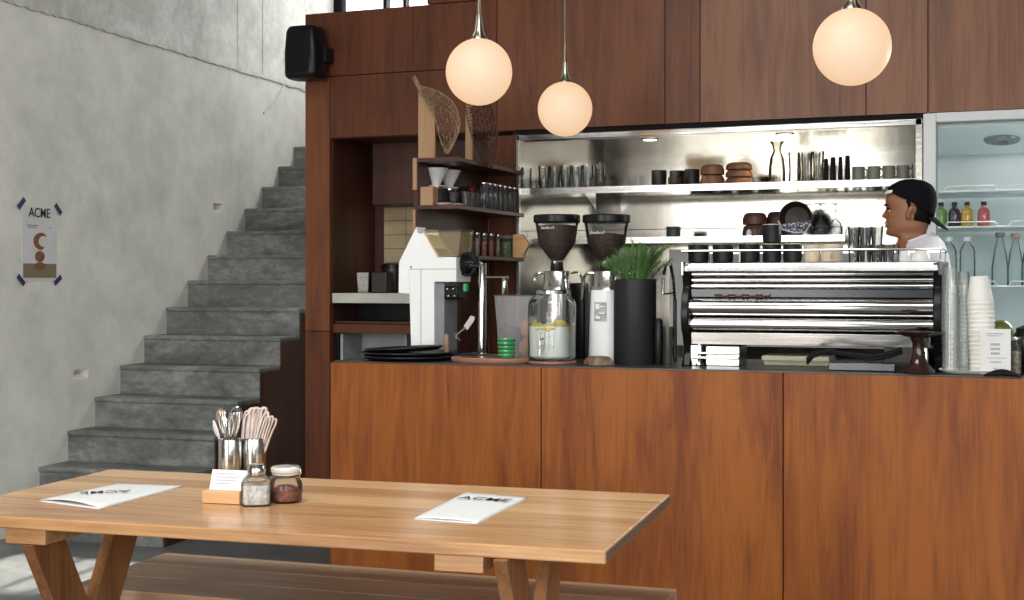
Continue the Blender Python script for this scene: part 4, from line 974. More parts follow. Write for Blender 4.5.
cw = MB().tube([(-Rb*.98, -.016, Rb*.72+.01), (-Rb*.7, -.018, Rb*.30), (0, -.02, Rb*.06+.004), (Rb*.6, -.018, Rb*.14), (Rb*.93, -.016, Rb*.62)], .004, 6)
obj('hem', cw, SHIRT, co)
for i, (px, lb) in enumerate(((749, 'small white salt cellar in front of the reddish brown bowls'), (766, 'small white cellar between the brown bowl stack and the black stacked cup'))):
    o = obj('white_cellar', MB().lathe([(.012, 0), (.016, .006), (.013, .022), (.007, .034), (.001, .036)], seg=14), WHITEP, loc=(cx(px, YB+.2), YB+.2, Z2)); tag(o, lb, 'cellar')
wg = MB().lathe([(.030, 0), (.034, .03), (.030, .062), (.012, .082), (.0038, .092), (.0035, .155), (.010, .160), (.034, .165), (.034, .168), (.001, .168)], seg=28)
for i, px in enumerate((806, 820.5, 835.5)):
    lb = ['upturned wine glass nearest the big dark bowl', 'upturned wine glass in the middle of the three on the lower shelf', 'upturned wine glass at the right end of the lower shelf'][i]
    if i == 0: w0 = tag(obj('wine_glass', wg, glassmat('wine_glass', (.80, .81, .82), .55, .03, .05), loc=(cx(px, Yl+.05), Yl+.05, Z2)), lb, 'wine glass', 'wine glasses on the lower shelf')
    else: dup(w0, (cx(px, Yl), Yl, Z2), lb)

# ================================================================= FRIDGE CONTENTS
Yf = YB+.20
def bottle(px, z, m, lb, cap):
    t = thing('juice_bottle', lb, 'bottle', (cx(px, Yf), Yf, z+.001), 0, 'juice bottles in the fridge')
    obj('glass_body', MB().lathe([(.026, 0), (.029, .005), (.029, .065), (.024, .082), (.012, .092), (.011, .104)], seg=22), m, t)
    obj('cap', MB().lathe([(.0125, .102), (.013, .104), (.013, .118), (.011, .12)], seg=18), cap, t)
for px, c, lb in ((941, (.16, .30, .06), 'green juice bottle on the fridge shelf'), (954.5, (.03, .012, .03), 'dark purple juice bottle on the fridge shelf'), (967, (.52, .29, .03), 'amber yellow juice bottle on the fridge shelf'), (983.7, (.48, .10, .09), 'red juice bottle standing apart on the fridge shelf')):
    bottle(px, FS[1], pbr('juice_%d' % px, c, .12, var=.15, coat=.6), lb, BLACK)
def wbottle(px, Y, lb, cap, rb=.037, h=.235, grp='water bottles in the fridge', swing=False):
    t = thing('water_bottle', lb, 'bottle', (cx(px, Y), Y, FS[2]+.001), 0, grp)
    if swing: prof = [(rb*.95, 0), (rb, .006), (rb*.98, h*.35), (rb*.72, h*.62), (rb*.42, h*.82), (rb*.33, h*.90)]
    else: prof = [(rb*.9, 0), (rb, .006), (rb, h*.55), (rb*.92, h*.62), (rb, h*.68), (rb*.75, h*.80), (rb*.4, h*.86), (rb*.4, h*.92)]
    obj('glass_body', MB().lathe(prof, seg=24), GLASSG, t)
    obj('stopper', MB().lathe([(rb*.42, h*.90), (rb*.55, h*.92), (rb*.55, h*.99), (rb*.4, h)], seg=18), cap, t)
    return t
wbottle(949, Yf, 'clear water bottle furthest left on the lower fridge shelf', WHITEP)
wbottle(967.5, Yf, 'clear water bottle behind the paper cup stack', WHITEP)
wbottle(1000, Yf, 'tapering swing top bottle with grey stopper in the fridge', GREY, .04, .255, swing=True)
wbottle(1015.5, Yf+.05, 'tapering bottle with pinkish stopper in the fridge', pbr('pink_stopper', (.62, .38, .30), .5), .038, .25, swing=True)
wbottle(1030, Yf, 'tapering glass bottle cut off by the right picture edge', GREY, .04, .25, swing=True)

# ================================================================= RIGHT END OF THE COUNTER
Yr = 5.12
ps = thing('pedestal_dish', 'glossy dark brown pedestal dish at the right end of the espresso machine', 'dish', (cx(918.5, 5.075), 5.075, ZC)); s = ppm(918, 5.075)
hP = ZY(918, 332.5, 5.075)-ZC; BR = pbr('oxblood_glaze', (.028, .009, .006), .16, coat=.3)
obj('foot', MB().lathe([(17/s*1.05-.012, 0), (.062, .004), (.056, .012), (.034, .035), (.026, .055), (.021, .085), (.022, .11), (.032, hP-.018)], seg=32), BR, ps)
obj('dish', MB().lathe([(.032, hP-.018), (.06, hP-.012), (.083, hP-.001), (.086, hP+.003), (.08, hP+.001), (.05, hP-.008), (.001, hP-.01)], seg=40), BR, ps)
tr_ = obj('white_tray', MB().lathe([(.10, 0), (.125, .012), (.128, .014), (.120, .012), (.098, .004), (.001, .004)], seg=40, sx=1.0, sy=.7, sq=4), WHITEP, loc=(cx(976, 5.14), 5.14, ZC+.001)); tag(tr_, 'white tray under the cup stacks at the counter end', 'tray')
def cupstack(px, Y, pytop, rb, rt, n, m, lb, name, tilt=0):
    t = thing(name, lb, 'cup stack', (cx(px, Y), Y, ZC+.006)); t.rotation_euler = (0, tilt, 0)
    H = ZY(px, pytop, Y)-ZC-.006; hc = .085; st_ = (H-hc)/n; q = MB()
    pr = []
    for k in range(n):
        z = k*st_; pr += [(rb*1.04, z), (rb*1.04, z+st_*.35), (rb*.985, z+st_*.45), (rb*.985, z+st_)]
    q.lathe(pr, seg=28); obj('stacked_rims', q, m, t)
    obj('top_cup', MB().lathe([(rb*.99, H-hc), (rt, H-.003), (rt*.96, H), (.001, H)], seg=28), m, t)
    return t
cupstack(951, 5.12, 268, .030, .022, 16, CUPS, 'stack of clear plastic cups beside the espresso machine', 'plastic_cup_stack')
cupstack(963.5, 5.20, 272, .028, .020, 18, CUPS, 'stack of clear plastic cups touching the paper cups', 'plastic_cup_stack')
pc = cupstack(983.5, 5.17, 276, .046, .031, 16, PAPERC, 'tall stack of upturned white paper cups', 'paper_cup_stack', -.045)
Hc = ZY(983, 276, 5.17)-ZC
lt = MB()
for k in range(6): lt.box(-.018+k*.006, -.018+k*.006+.0035, -.0405, -.0395, Hc-.075, Hc-.068)
# sign card
sg = thing('counter_sign', 'small white printed sign card in front of the paper cups', 'sign', (cx(995.5, 5.06), 5.06, ZC+.004))
wS = 14.3/ppm(995, 5.06); hS = ZY(995, 329, 5.06)-ZC-.004
obj('card', MB().box(-wS, wS, 0, .003, 0, hS), PAPER, sg, smooth=0); obj('stand', MB().box(-wS, wS, .003, .03, 0, .004), WHITEP, sg, smooth=0)
ln = MB()
for (a, b, z, h) in ((-.30, .30, .66, .05), (-.34, .32, .56, .05), (-.30, .30, .46, .05), (-.62, .75, .36, .012), (-.35, .38, .27, .03), (-.12, .12, .13, .03), (-.6, .55, .90, .02), (-.55, .4, .85, .015)):
    n_ = max(3, int((b-a)/.09))
    for k in range(n_):
        xa_ = a+(b-a)*k/n_; xb_ = a+(b-a)*(k+(.7 if h > .013 else 1))/n_; ln.box(xa_*wS, xb_*wS, -.0012, -.0002, z*hS-h*hS/2, z*hS+h*hS/2)
obj('printed_lines', ln, INKG, sg, smooth=0)
jr = jar_thing((cx(1016, 5.14), 5.14, ZC), .020, .135, 'clear jar with metal bits right of the sign card', fill=.6, fillm=pbr('jar_bits', (.25, .21, .17), .4, var=.8, nscale=70))
gm = obj('green_melon', MB().sphere((0, 0, .048), .048, 24, sz=1.0), pbr('green_rind', (.17, .19, .05), .3, var=.5, nscale=18), loc=(cx(1001, 5.45), 5.45, ZC+.09)); tag(gm, 'round green fruit behind the sign card', 'fruit')
fb = obj('fruit_bowl', MB().lathe([(.035, 0), (.04, .003), (.07, .05), (.085, .10), (.082, .10), (.066, .05), (.035, .012), (.001, .012)], seg=32), BLACKC, loc=(cx(1001, 5.45), 5.45, ZC)); tag(fb, 'black bowl holding the round green fruit', 'bowl')
kt = thing('black_kettle', 'black kettle partly cut off at the right picture edge', 'kettle', (cx(1029, 5.26), 5.26, ZC))
obj('body', MB().lathe([(.07, 0), (.078, .006), (.08, .05), (.066, .12), (.045, .15)], seg=32), BLACK, kt)
obj('lid', MB().lathe([(.046, .15), (.044, .162), (.02, .172), (.001, .172)], seg=28), BLACK, kt)
obj('handle', MB().tube(bez((.05, 0, .145), (.14, 0, .16), (.14, 0, .03), (.075, 0, .03)), .008, 8), BLACK, kt)
dn = obj('dark_napkin', MB().grid(lambda u, v: (-.06+.12*u, -.025+.05*v, .003+.022*math.sin(PI*u)*math.cos((v-.5)*PI*.9)), 12, 6), BLACKM, loc=(cx(1002, 5.022)+.0, 5.03, ZC+.001), smooth=60)
tag(dn, 'folded black cloth at the counter edge below the sign card', 'cloth')
dn.modifiers.new('t', 'SOLIDIFY').thickness = .003

# ================================================================= LAMPS
for i, (px, py, rp, Rw, lb) in enumerate(((479, 72, 33.3, .125, 'globe pendant lamp at the left, above the dried leaves'), (565, 109, 27.3, .125, 'smallest and lowest hanging globe pendant lamp in the middle'), (852, 47, 38.5, .125, 'largest globe pendant lamp at the right'))):
    d = ray(px, py); t_ = F*Rw/rp; c = Vector((0, 0, CH))+d*t_; 
    t = thing('pendant_lamp', lb, 'lamp', (c.x, c.y, c.z), 0, 'globe pendant lamps over the bar')
    obj('globe', MB().sphere((0, 0, 0), Rw, 48), GLOBE, t, smooth=80)
    ph = Rw*.985
    obj('fitting', MB().lathe([(.033, ph-.006), (.032, ph+.004), (.022, ph+.016), (.014, ph+.04), (.009, ph+.08), (.0065, ph+.14), (.006, ph+.17)], seg=20), BRASS, t)
    fl = MB()
    for k in range(6):
        a = k*PI/3; fl.tube([(.033*math.cos(a), .033*math.sin(a), ph-.004), (.017*math.cos(a), .017*math.sin(a), ph+.03), (.009*math.cos(a), .009*math.sin(a), ph+.09)], .0022, 5)
    obj('fluting', fl, BRASS, t)
    obj('rod', MB().tube([(0, 0, ph+.15), (0, 0, 4.6-c.z-.02)], .0042, 8), CHROME, t)
    obj('ceiling_rose', MB().lathe([(.05, 4.6-c.z-.03), (.05, 4.6-c.z-.001)], seg=20), BRASS, t)

# ================================================================= SPEAKER
Ysp = YB-.10; spx = cx(306, Ysp); ss = ppm(306, Ysp)
spk = thing('wall_speaker', 'black wall speaker mounted high at the corner of the wood wall', 'speaker', (spx, Ysp, ZY(306, 79.5, Ysp)))
hw, hh = 19.5/ss, 52/ss
obj('cabinet', MB().lathe([(hw*.80, 0), (hw*.93, .012), (hw*.97, .03), (hw*.98, hh*.5), (hw*.90, hh-.03), (hw*.82, hh-.008), (hw*.74, hh)], seg=40, sq=4.5, sy=.8), BLACK, spk)
obj('grille', MB().lathe([(hw*.74, .02), (hw*.82, .035), (hw*.85, hh*.5), (hw*.76, hh-.04), (hw*.68, hh-.02)], c=(-.004, -.016, 0), seg=40, sq=4.5, sy=.8), BLACKM, spk)
obj('bracket', MB().box(hw*.5, hw*1.12, .0, .095, hh*.32, hh*.62), BLACK, spk, bevel=.004)

# ================================================================= POSTER
def wpt(px, py): w, z = hitL(px, py, wl); return w, z
wa, za = wpt(21, 280); wb_, zb_ = wpt(57, 207)
po = thing('wall_poster', 'white taped poster with ACME lettering on the concrete wall', 'poster', SW(wl+.001, (wa+wb_)/2, za), SA+PI/2)
pw = (wb_-wa)/2; phh = zb_-za
# local x runs along the wall, local -y faces the room
def toned(name, c): return pbr(name, c, .8, var=.06, nscale=8)
obj('sheet', MB().box(-pw, pw, -.0022, -.0004, 0, phh), PAPER, po, smooth=0)
obj('picture_backdrop', MB().box(-pw*.92, pw*.92, -.0028, -.0023, phh*.03, phh*.97), toned('poster_backdrop', (.66, .65, .63)), po, smooth=0)
obj('picture_ground', MB().box(-pw*.92, pw*.92, -.0034, -.0029, phh*.03, phh*.22), toned('poster_ground', (.22, .17, .10)), po, smooth=0)
fg = MB()
def disc(cx_, cz_, rx, rz, y=-.0042, n=20): fg.prism([(cx_+rx*math.cos(2*PI*k/n), cz_+rz*math.sin(2*PI*k/n)) for k in range(n)], y, y+.0007, 'y')
disc(0, phh*.185, pw*.32, phh*.055); disc(-.002, phh*.315, pw*.27, phh*.075)
cr = []; 
for k in range(15): a = math.radians(50+k*16.5); cr.append((pw*.05+pw*.42*math.cos(a), phh*.52+phh*.115*math.sin(a)))
for k in range(14, -1, -1): a = math.radians(50+k*16.5); cr.append((pw*.20+pw*.28*math.cos(a), phh*.52+phh*.075*math.sin(a)))
for k in range(14):
    quad = [cr[k], cr[k+1], cr[28-k], cr[29-k]]; fg.prism(quad, -.0042, -.0035, 'y')
obj('picture_figure', fg, pbr('poster_crust', (.22, .085, .035), .8, var=.4, nscale=60), po, smooth=0, label='brown curved pastry balanced on two round ones')
text('lettering', 'ACME', phh*.18, INK, po, (-.004, -.0045, phh*.895), (PI/2, 0, 0), sx=.95, bold=.006)
obj('small_print', MB().box(-pw*.7, -pw*.1, -.0036, -.0030, phh*.715, phh*.735).box(-pw*.7, -pw*.2, -.0036, -.0030, phh*.69, phh*.705).box(pw*.52, pw*.6, -.0036, -.0030, phh*.70, phh*.72), INKG, po, smooth=0)
for k, (x, z, a) in enumerate(((-pw*1.02, phh*1.01, -.75), (pw*1.02, phh*.97, .75), (-pw*1.05, 0, .7), (pw*1.0, 0, -.6))):
    q = obj('tape', MB().box(-.036, .036, -.0008, .0004, -.014, .014), BLUE, po, loc=(x, -.0055, z), rot=(0, a, 0), smooth=0)

# ================================================================= TABLE
TA = math.radians(4.3); TC = Vector((-1.808, 3.239, 0)); TL, TWd = 1.81, .84
tb_ = thing('dining_table', 'long pale wood dining table with crossed trestle legs', 'table', TC, TA)
obj('tabletop', MB().box(-TL/2, TL/2, -TWd/2, TWd/2, .719, .75), W_TABLE, tb_, bevel=.004, smooth=0)
obj('end_grain', MB().box(TL/2+.0002, TL/2+.0016, -TWd/2+.004, TWd/2-.004, .723, .746), wood('end_grain_oak', (.05, .03, .02), (.12, .07, .045), (.20, .12, .08), 'y', rough=.6, coat=0), tb_, smooth=0, label='darker end grain')
for sgn in (-1, 1):
    x = -.615 if sgn < 0 else .555
    obj('cleat', MB().box(x-.06, x+.06, -TWd/2+.012, TWd/2-.012, .679, .718), W_TABLE, tb_, bevel=.002)
    xl = x+.008 if sgn < 0 else x+.108
    for (ya, yb) in ((.075, .455), (.465, .085)):
        # a slanted plank crossing its mate, x width is the plank's thin edge
        off = -TWd/2+.0
        tw = .022
        xo = 0 if ya < .3 else (-.0 if sgn < 0 else 0)
        hx = .0
        tpz = .678 if sgn < 0 else .7185
        ex_ = (ya-yb)*(tpz-.678)/.678
        pl_ = [(off+ya-.07+ex_, tpz), (off+ya+.07+ex_, tpz), (off+yb+.07, .0), (off+yb-.07, .0)]
        x0_, x1_ = (xl-tw, xl) if ya < .3 else (xl, xl+tw)
        x0_, x1_ = xl-.017, xl+.017
        if ya > .3: x0_, x1_ = xl-.0165, xl+.0165
        obj('leg', MB().prism(pl_, x0_, x1_, 'x'), W_LEG, tb_, bevel=.003, smooth=0)
    0 and obj('trestle_head', MB().box(xl-.021, xl+.021, -TWd/2+.02, -TWd/2+.62, .6785, .7185), W_LEG, tb_, smooth=0) if sgn > 0 else None
BA = math.radians(2.8)
bn = thing('bench', 'brown slatted wooden bench behind the dining table', 'bench', (-1.80, 3.575, 0), BA)
sb = MB()
for a_, b_ in ((-.255, -.085), (-.079, .085), (.091, .255)): sb.box(-.86, .86, a_, b_, .415, .45)
sb.box(-.85, .85, -.10, -.06, .40, .43).box(-.85, .85, .07, .11, .40, .43)
obj('seat', sb, W_BENCH, bn, bevel=.003, smooth=0)
for x in (-.74, .74):
    obj('leg_frame', MB().box(x-.03, x+.03, -.13, .13, .38, .414).prism([(-.13, .379), (-.07, .379), (-.09, 0), (-.15, 0)], x-.028, x+.028, 'x').prism([(.07, .379), (.13, .379), (.15, 0), (.09, 0)], x-.028, x+.028, 'x'), W_LEG, bn, smooth=0)

# ================================================================= ON THE TABLE
def onT(px, py): p = hitZ(px, py, .751); return p
def quadmenu(corners, label, curl, txt_at, txt_rot, size):
    P = [hitZ(a, b, .7515) for a, b in corners]      # near-left, near-right, far-right, far-left
    c = sum(P, Vector())/4
    t = thing('paper_menu', label, 'menu', (c.x, c.y, .7508), 0, 'paper menus on the table')
    L_ = [p-c for p in P]
    def f(u, v, lift=.0, sh=0):
        a = L_[0].lerp(L_[1], u); b = L_[3].lerp(L_[2], u); p = a.lerp(b, v)
        z = .0012+lift+curl*math.sin(PI*u)*(1-v)**2+.004*math.sin(PI*v)*(1-abs(2*u-1))
        return (p.x, p.y, z)
    a_ = obj('lower_leaf', MB().grid(lambda u, v: tuple(Vector(f(u, v))*1.0-Vector((-.004, .008, .0)) if 0 else (f(u, v)[0]+.003, f(u, v)[1]-.010, .0008)), 12, 14), PAPER, t); a_.modifiers.new('t', 'SOLIDIFY').thickness = .0008
    b_ = obj('upper_leaf', MB().grid(lambda u, v: f(u, v, .0015), 12, 14), PAPER, t); b_.modifiers.new('t', 'SOLIDIFY').thickness = .0008
    u, v = txt_at; p = f(u, v, .0)
    text('lettering', 'ACME', size, INK, t, (p[0], p[1], max(p[2], .004)+.0045), (0, 0, txt_rot), ext=.0003)
    sp2 = MB(); 
    return t
lx = (hitZ(100, 508, .75)-hitZ(38, 500, .75))
quadmenu([(40, 500.5), (100, 508.3), (184, 486), (118, 484)], 'folded white ACME menu lying at the left end of the table', .009, (.5, .42), TA+PI+.55, .052)
r0 = (hitZ(477.5, 523, .75)-hitZ(415, 518.5, .75)); 
quadmenu([(414.5, 518.5), (477.5, 523), (527, 498), (466, 492.7)], 'folded white ACME menu lying at the right of the table', .003, (.52, .73), math.atan2(r0.y, r0.x), .056)
# cutlery tins
def tin(px, py, lb):
    p = onT(px, py); t = thing('cutlery_tin', lb, 'tin', (p.x, p.y, .751), 0)
    obj('body', MB().lathe([(.034, 0), (.0355, .003), (.0355, .127), (.0345, .13), (.033, .127), (.033, .006), (.001, .006)], seg=40), STEEL, t); return p, t
pt1, _ = tin(230.5, 482, 'steel tin holding spoons and forks on the table')
pt2, _ = tin(254, 481, 'steel tin holding folded paper napkins on the table')
random.seed(2); camr = Vector((cs, sn, 0)); camf = Vector((-sn, cs, 0))
GLc = 'spoons and forks in the left tin'
def utensil(kind, lb, lean, twist, ht, m, depth):
    t = thing(kind, lb, kind.replace('_', ' '), (pt1.x, pt1.y, .759), 0, GLc)
    top = camr*lean + camf*depth; L_ = ht
    base = -top*.18; b0 = Vector((base.x, base.y, .0)); tp0 = Vector((top.x, top.y, L_))
    d = (tp0-b0).normalized(); neck = b0+d*(L_*.68)
    obj('handle', MB().tube([b0, b0+d*(L_*.35), neck, neck+d*.02], [.004, .0035, .0022, .004], 6), m, t)
    s_ = camr*math.cos(twist)+camf*math.sin(twist)
    s_ = (s_-d*s_.dot(d)).normalized(); nn_ = d.cross(s_)
    if 'fork' in kind:
        q = MB()
        hb = neck+d*.02
        for k in (-1.5, -.5, .5, 1.5): q.tube([hb+s_*k*.003, hb+s_*k*.0062+d*.022, hb+s_*k*.0062+d*.065+nn_*.004], [.003, .0022, .0012], 6)
        obj('tines', q, m, t)
    else:
        q = MB(); c = neck+d*.045; n1, n2 = 8, 14; vs = []
        for i in range(n1):
            rr = i/(n1-1)
            for k in range(n2):
                a = 2*PI*k/n2; vs.append(c+s_*.019*rr*math.cos(a)+d*.031*rr*math.sin(a)-nn_*.008*(1-rr*rr))
        fs = [(i*n2+k, i*n2+(k+1) % n2, (i+1)*n2+(k+1) % n2, (i+1)*n2+k) for i in range(n1-1) for k in range(n2)]
        o_ = obj('bowl', q.add(vs, fs), m, t); o_.modifiers.new('t', 'SOLIDIFY').thickness = .0012
    return t
WOODS = pbr('brown_spoon', (.22, .13, .085), .5)
ut = [('spoon', 'brown wooden spoon at the back left of the tin', -.032, .3, .205, WOODS, .010), ('spoon', 'pale spoon leaning furthest left in the tin', -.046, -1.1, .165, SHIRT, -.006),
      ('spoon', 'steel spoon in the middle of the left tin', -.012, .6, .19, CHROME, .0), ('fork', 'steel fork leaning left in the tin', -.022, .2, .18, CHROME, -.012),
      ('spoon', 'bluish steel spoon standing tallest at the right of the left tin', .018, .1, .215, CHROME, .012), ('fork', 'steel fork leaning right in the left tin', .022, .9, .175, CHROME, -.01),
      ('fork', 'steel fork standing upright in the left tin', .004, -.4, .17, CHROME, -.016)]
for u in ut: utensil(*u[:2], *u[2:])
NAP = pbr('napkin_paper', (.60, .51, .46), .9, var=.12, nscale=30)
base = dict()
NK = 13
for k in range(NK):
    f = k/(NK-1); lean = -.022+.084*f; ht = .150+.062*math.sin(PI*(.25+.6*f))+random.uniform(-.010, .006); dpt = random.uniform(-.012, .012)
    top = camr*lean+camf*dpt; b0 = camr*(-.020+.038*f)+camf*((k % 3-1)*.010); top.z = ht; b0.z = 0
    mid = b0.lerp(top, .55)-camr*(.012+.01*f)*1.0
    pts_ = []; wid = .0085
    for i_ in range(9):
        t_ = i_/8*.93; pts_.append(b0*(1-t_)**2+mid*2*t_*(1-t_)+top*t_*t_)
    d = (pts_[-1]-pts_[-2]).normalized(); s_ = (camr-d*camr.dot(d)).normalized()
    path = [q_-s_*(.002+wid*min(1, i_/5)) for i_, q_ in enumerate(pts_)]
    for a in range(0, 181, 30): path.append(pts_[-1]+d*.006+s_*(-wid*math.cos(math.radians(a)))+d*.012*math.sin(math.radians(a)))
    path += [q_+s_*(.001+wid*min(1, i_/5)) for i_, q_ in reversed(list(enumerate(pts_)))]
    q = MB(); n_ = len(path); vs = []
    for p_i in path: vs += [p_i-camf*.009, p_i+camf*.009]
    q.add(vs, [(2*i_, 2*i_+2, 2*i_+3, 2*i_+1) for i_ in range(n_-1)])
    o = obj('paper_napkin', q, NAP, loc=(pt2.x, pt2.y, .759), smooth=70); o.modifiers.new('t', 'SOLIDIFY').thickness = .0045
    tag(o, 'looped pale napkin leaning left in the right tin' if k == 0 else 'looped pale napkin leaning furthest right over the tin rim' if k == NK-1 else 'looped pale paper napkin bunched in the middle of the right tin', 'napkin', 'looped napkins in the right tin')
# card holder
p = onT(221, 503.5); a0 = math.atan2((onT(241, 504)-onT(200, 502)).y, (onT(241, 504)-onT(200, 502)).x)
ch = thing('card_holder', 'pale wood block holding a white printed card on the table', 'card holder', (p.x, p.y+.015, .751), a0)
obj('block', MB().box(-.056, .056, -.02, .02, 0, .034), W_LIGHT, ch, bevel=.002, smooth=0)
cd = obj('card', MB().box(-.050, .056, 0, .001, 0, .062), PAPER, ch, loc=(.004, .0, .028), rot=(-.35, .0, 0), smooth=0)
ln = MB()
for k, (a, b) in enumerate(((-.035, .02), (-.035, .03), (-.035, .026), (-.035, .01))): ln.box(a, b, -.0010, -.0002, .050-k*.009, .0518-k*.009)
obj('printed_lines', ln, pbr('blue_print', (.35, .40, .55), .8), cd, smooth=0)
# salt shaker
p = onT(252.5, 505.5)
sh = thing('salt_shaker', 'square glass salt shaker with metal lid on the table', 'shaker', (p.x, p.y+.02, .751), .5)
obj('glass_body', MB().lathe([(.036, 0), (.040, .004), (.040, .062), (.030, .076), (.022, .080)], seg=32, sq=5), GLASS, sh)
obj('salt', MB().lathe([(.033, .003), (.036, .006), (.036, .052), (.001, .052)], seg=32, sq=5), pbr('salt', (.60, .55, .49), .8, var=.35, nscale=90), sh)
obj('lid', MB().lathe([(.024, .078), (.025, .082), (.025, .098), (.020, .108), (.001, .110)], seg=28), STEEL, sh)
# clip-top jar
p = onT(282, 502.5)
cj = thing('clip_top_jar', 'round clip-top glass jar of chilli flakes beside the salt shaker', 'jar', (p.x, p.y+.02, .751))
R = .045
obj('glass_body', MB().lathe([(R*.80, 0), (R*.97, .006), (R*1.02, .03), (R*.98, .052), (R*.80, .066), (R*.78, .074)], seg=36), GLASS, cj)
obj('chilli_flakes', MB().lathe([(R*.75, .004), (R*.93, .012), (R*.96, .032), (.4*R, .044), (.001, .046)], seg=28), pbr('chilli', (.26, .07, .035), .8, var=.7, nscale=90), cj)
obj('gasket', MB().lathe([(R*.80, .074), (R*.84, .075), (R*.84, .079), (R*.80, .08)], seg=32), pbr('pale_rubber', (.65, .55, .45), .7), cj)
obj('lid', MB().lathe([(R*.84, .080), (R*.90, .083), (R*.90, .091), (R*.8, .096), (.001, .097)], seg=36), pbr('glass_lid', (.62, .60, .55), .12, coat=.5), cj)
obj('wire_clip', MB().lathe([(R*.86, .067), (R*.88, .069), (R*.86, .071)], seg=32).tube([(R*.9, 0, .07), (R*1.05, 0, .08), (R*.98, 0, .095), (R*.3, 0, .1)], .0018, 6), STEEL, cj)

# ================================================================= BARISTA
HX, HY, CZ = cx(908, 6.0), 6.0, 1.545
person = thing('person', 'smiling person in white T-shirt and backwards black cap behind the espresso machine', 'person', (HX, HY, 0), PI)
# local +x is forwards (turned to world -x by the rotation)
HR = [ # z above chin, front, back, half width
 (-.66, .09, -.14, .165), (-.55, .08, -.14, .150), (-.42, .09, -.15, .150), (-.28, .10, -.168, .178), (-.20, .092, -.168, .188), (-.15, .090, -.165, .190), (-.115, .086, -.160, .186), (-.085, .080, -.150, .172), (-.06, .070, -.136, .142),
 (-.04, .056, -.116, .100), (-.022, .042, -.094, .068), (-.006, .040, -.078, .057), (-.001, .052, -.074, .056), (.004, .078, -.074, .050), (.014, .088, -.076, .053), (.026, .088, -.078, .060), (.036, .084, -.082, .065),
 (.046, .090, -.085, .067), (.053, .086, -.087, .068), (.060, .092, -.089, .069), (.070, .088, -.092, .070), (.082, .088, -.095, .071), (.096, .087, -.098, .073), (.112, .084, -.100, .075),
 (.126, .088, -.102, .076), (.142, .094, -.103, .077), (.165, .092, -.103, .077), (.188, .080, -.096, .071), (.206, .058, -.080, .057), (.220, .025, -.045, .030), (.224, .002, -.004, .003)]
def hx(z):
    for a, b in zip(HR, HR[1:]):
        if a[0] <= z <= b[0]:
            t = (z-a[0])/(b[0]-a[0]); return [a[i]+(b[i]-a[i])*t for i in (1, 2, 3)]
    return list(HR[-1][1:])
def bump(z, y):
    def g(v, s): return math.exp(-(v/s)**2)
    b = 0
    n = max(0, 1-abs(z-.086)/.012) if z < .086 else max(0, 1-(z-.086)/.045)
    b += .026*n*g(y, .0115)
    b += .005*g(z-.060, .006)*g(y, .02)+.004*g(z-.046, .006)*g(y, .018)-.004*g(z-.053, .003)*g(y, .024)
    b += .006*g(z-.013, .012)*g(y, .018)
    b -= .009*g(z-.112, .010)*(g(y-.031, .014)+g(y+.031, .014))
    b += .004*g(z-.128, .006)*(g(y-.03, .02)+g(y+.03, .02))
    b += .004*g(z-.082, .018)*(g(y-.042, .016)+g(y+.042, .016))
    return b
def loft(zs, grow=0, n=40, expo=2.25, facefn=True, zoff=0):
    vs = []
    for z in zs:
        f, b, w = hx(z)
        for k in range(n):
            a = 2*PI*k/n; ca, sa = math.cos(a), math.sin(a); q = 2/expo
            ux = math.copysign(abs(ca)**q, ca); uy = math.copysign(abs(sa)**q, sa)
            c0 = (f+b)/2; x = c0+ux*((f-b)/2+grow); y = uy*(w+grow)
            if facefn and ca > 0 and z > -.01: x += bump(z, y)
            vs.append((x, y, CZ+z))
    m = len(zs); fs = [(i*n+k, i*n+(k+1) % n, (i+1)*n+(k+1) % n, (i+1)*n+k) for i in range(m-1) for k in range(n)]
    fs += [tuple(reversed(range(n))), tuple(range((m-1)*n, m*n))]
    return vs, fs
zsb = [-.66+.02*i for i in range(33)]+[-.01+.004*i for i in range(59)]
zsb = [z for z in zsb if z <= .224]
bm_ = MB(); bm_.add(*loft(zsb, n=64))
def limb(mb, pts, rs, seg=14): mb.tube([Vector(p) for p in pts], rs, seg)
def arm(mb, s, grow=0, upto=99):
    sh_ = Vector((-.035, .155*s, CZ-.15)); el = Vector((.06, .235*s, CZ-.44)); wr_ = Vector((.30, .17*s, CZ-.40)); hd_ = Vector((.38, .15*s, CZ-.40))
    P = [sh_, sh_.lerp(el, .5), el, el.lerp(wr_, .5), wr_, hd_][:upto]; mb.tube(P, [v+grow for v in (.052, .046, .040, .036, .026, .038)][:upto], 16)
    return wr_, hd_
for s in (-1, 1):
    wr_, hd_ = arm(bm_, s)
    for k in range(4):
        L_ = (.062, .072, .068, .054)[k]; b0 = hd_+Vector((.0, (k-1.5)*.018, .006)); bm_.tube([b0, b0+Vector((L_*.5, 0, .002)), b0+Vector((L_*.85, 0, -.018)), b0+Vector((L_*.9, 0, -.035))], [.0095, .009, .0085, .007], 8)
    b0 = wr_+Vector((.03, -.02*s, 0)); bm_.tube([b0, b0+Vector((.03, -.035*s, 0)), b0+Vector((.055, -.045*s, -.01))], [.012, .010, .008], 8)
    limb(bm_, [(0, .085*s, CZ-.62), (.01, .095*s, CZ-.85), (0, .10*s, .50), (-.015, .10*s, .30), (-.02, .10*s, .08)], [.085, .075, .055, .052, .038])
    limb(bm_, [(-.05, .10*s, .05), (.05, .105*s, .045), (.15, .115*s, .03)], [.04, .04, .03])
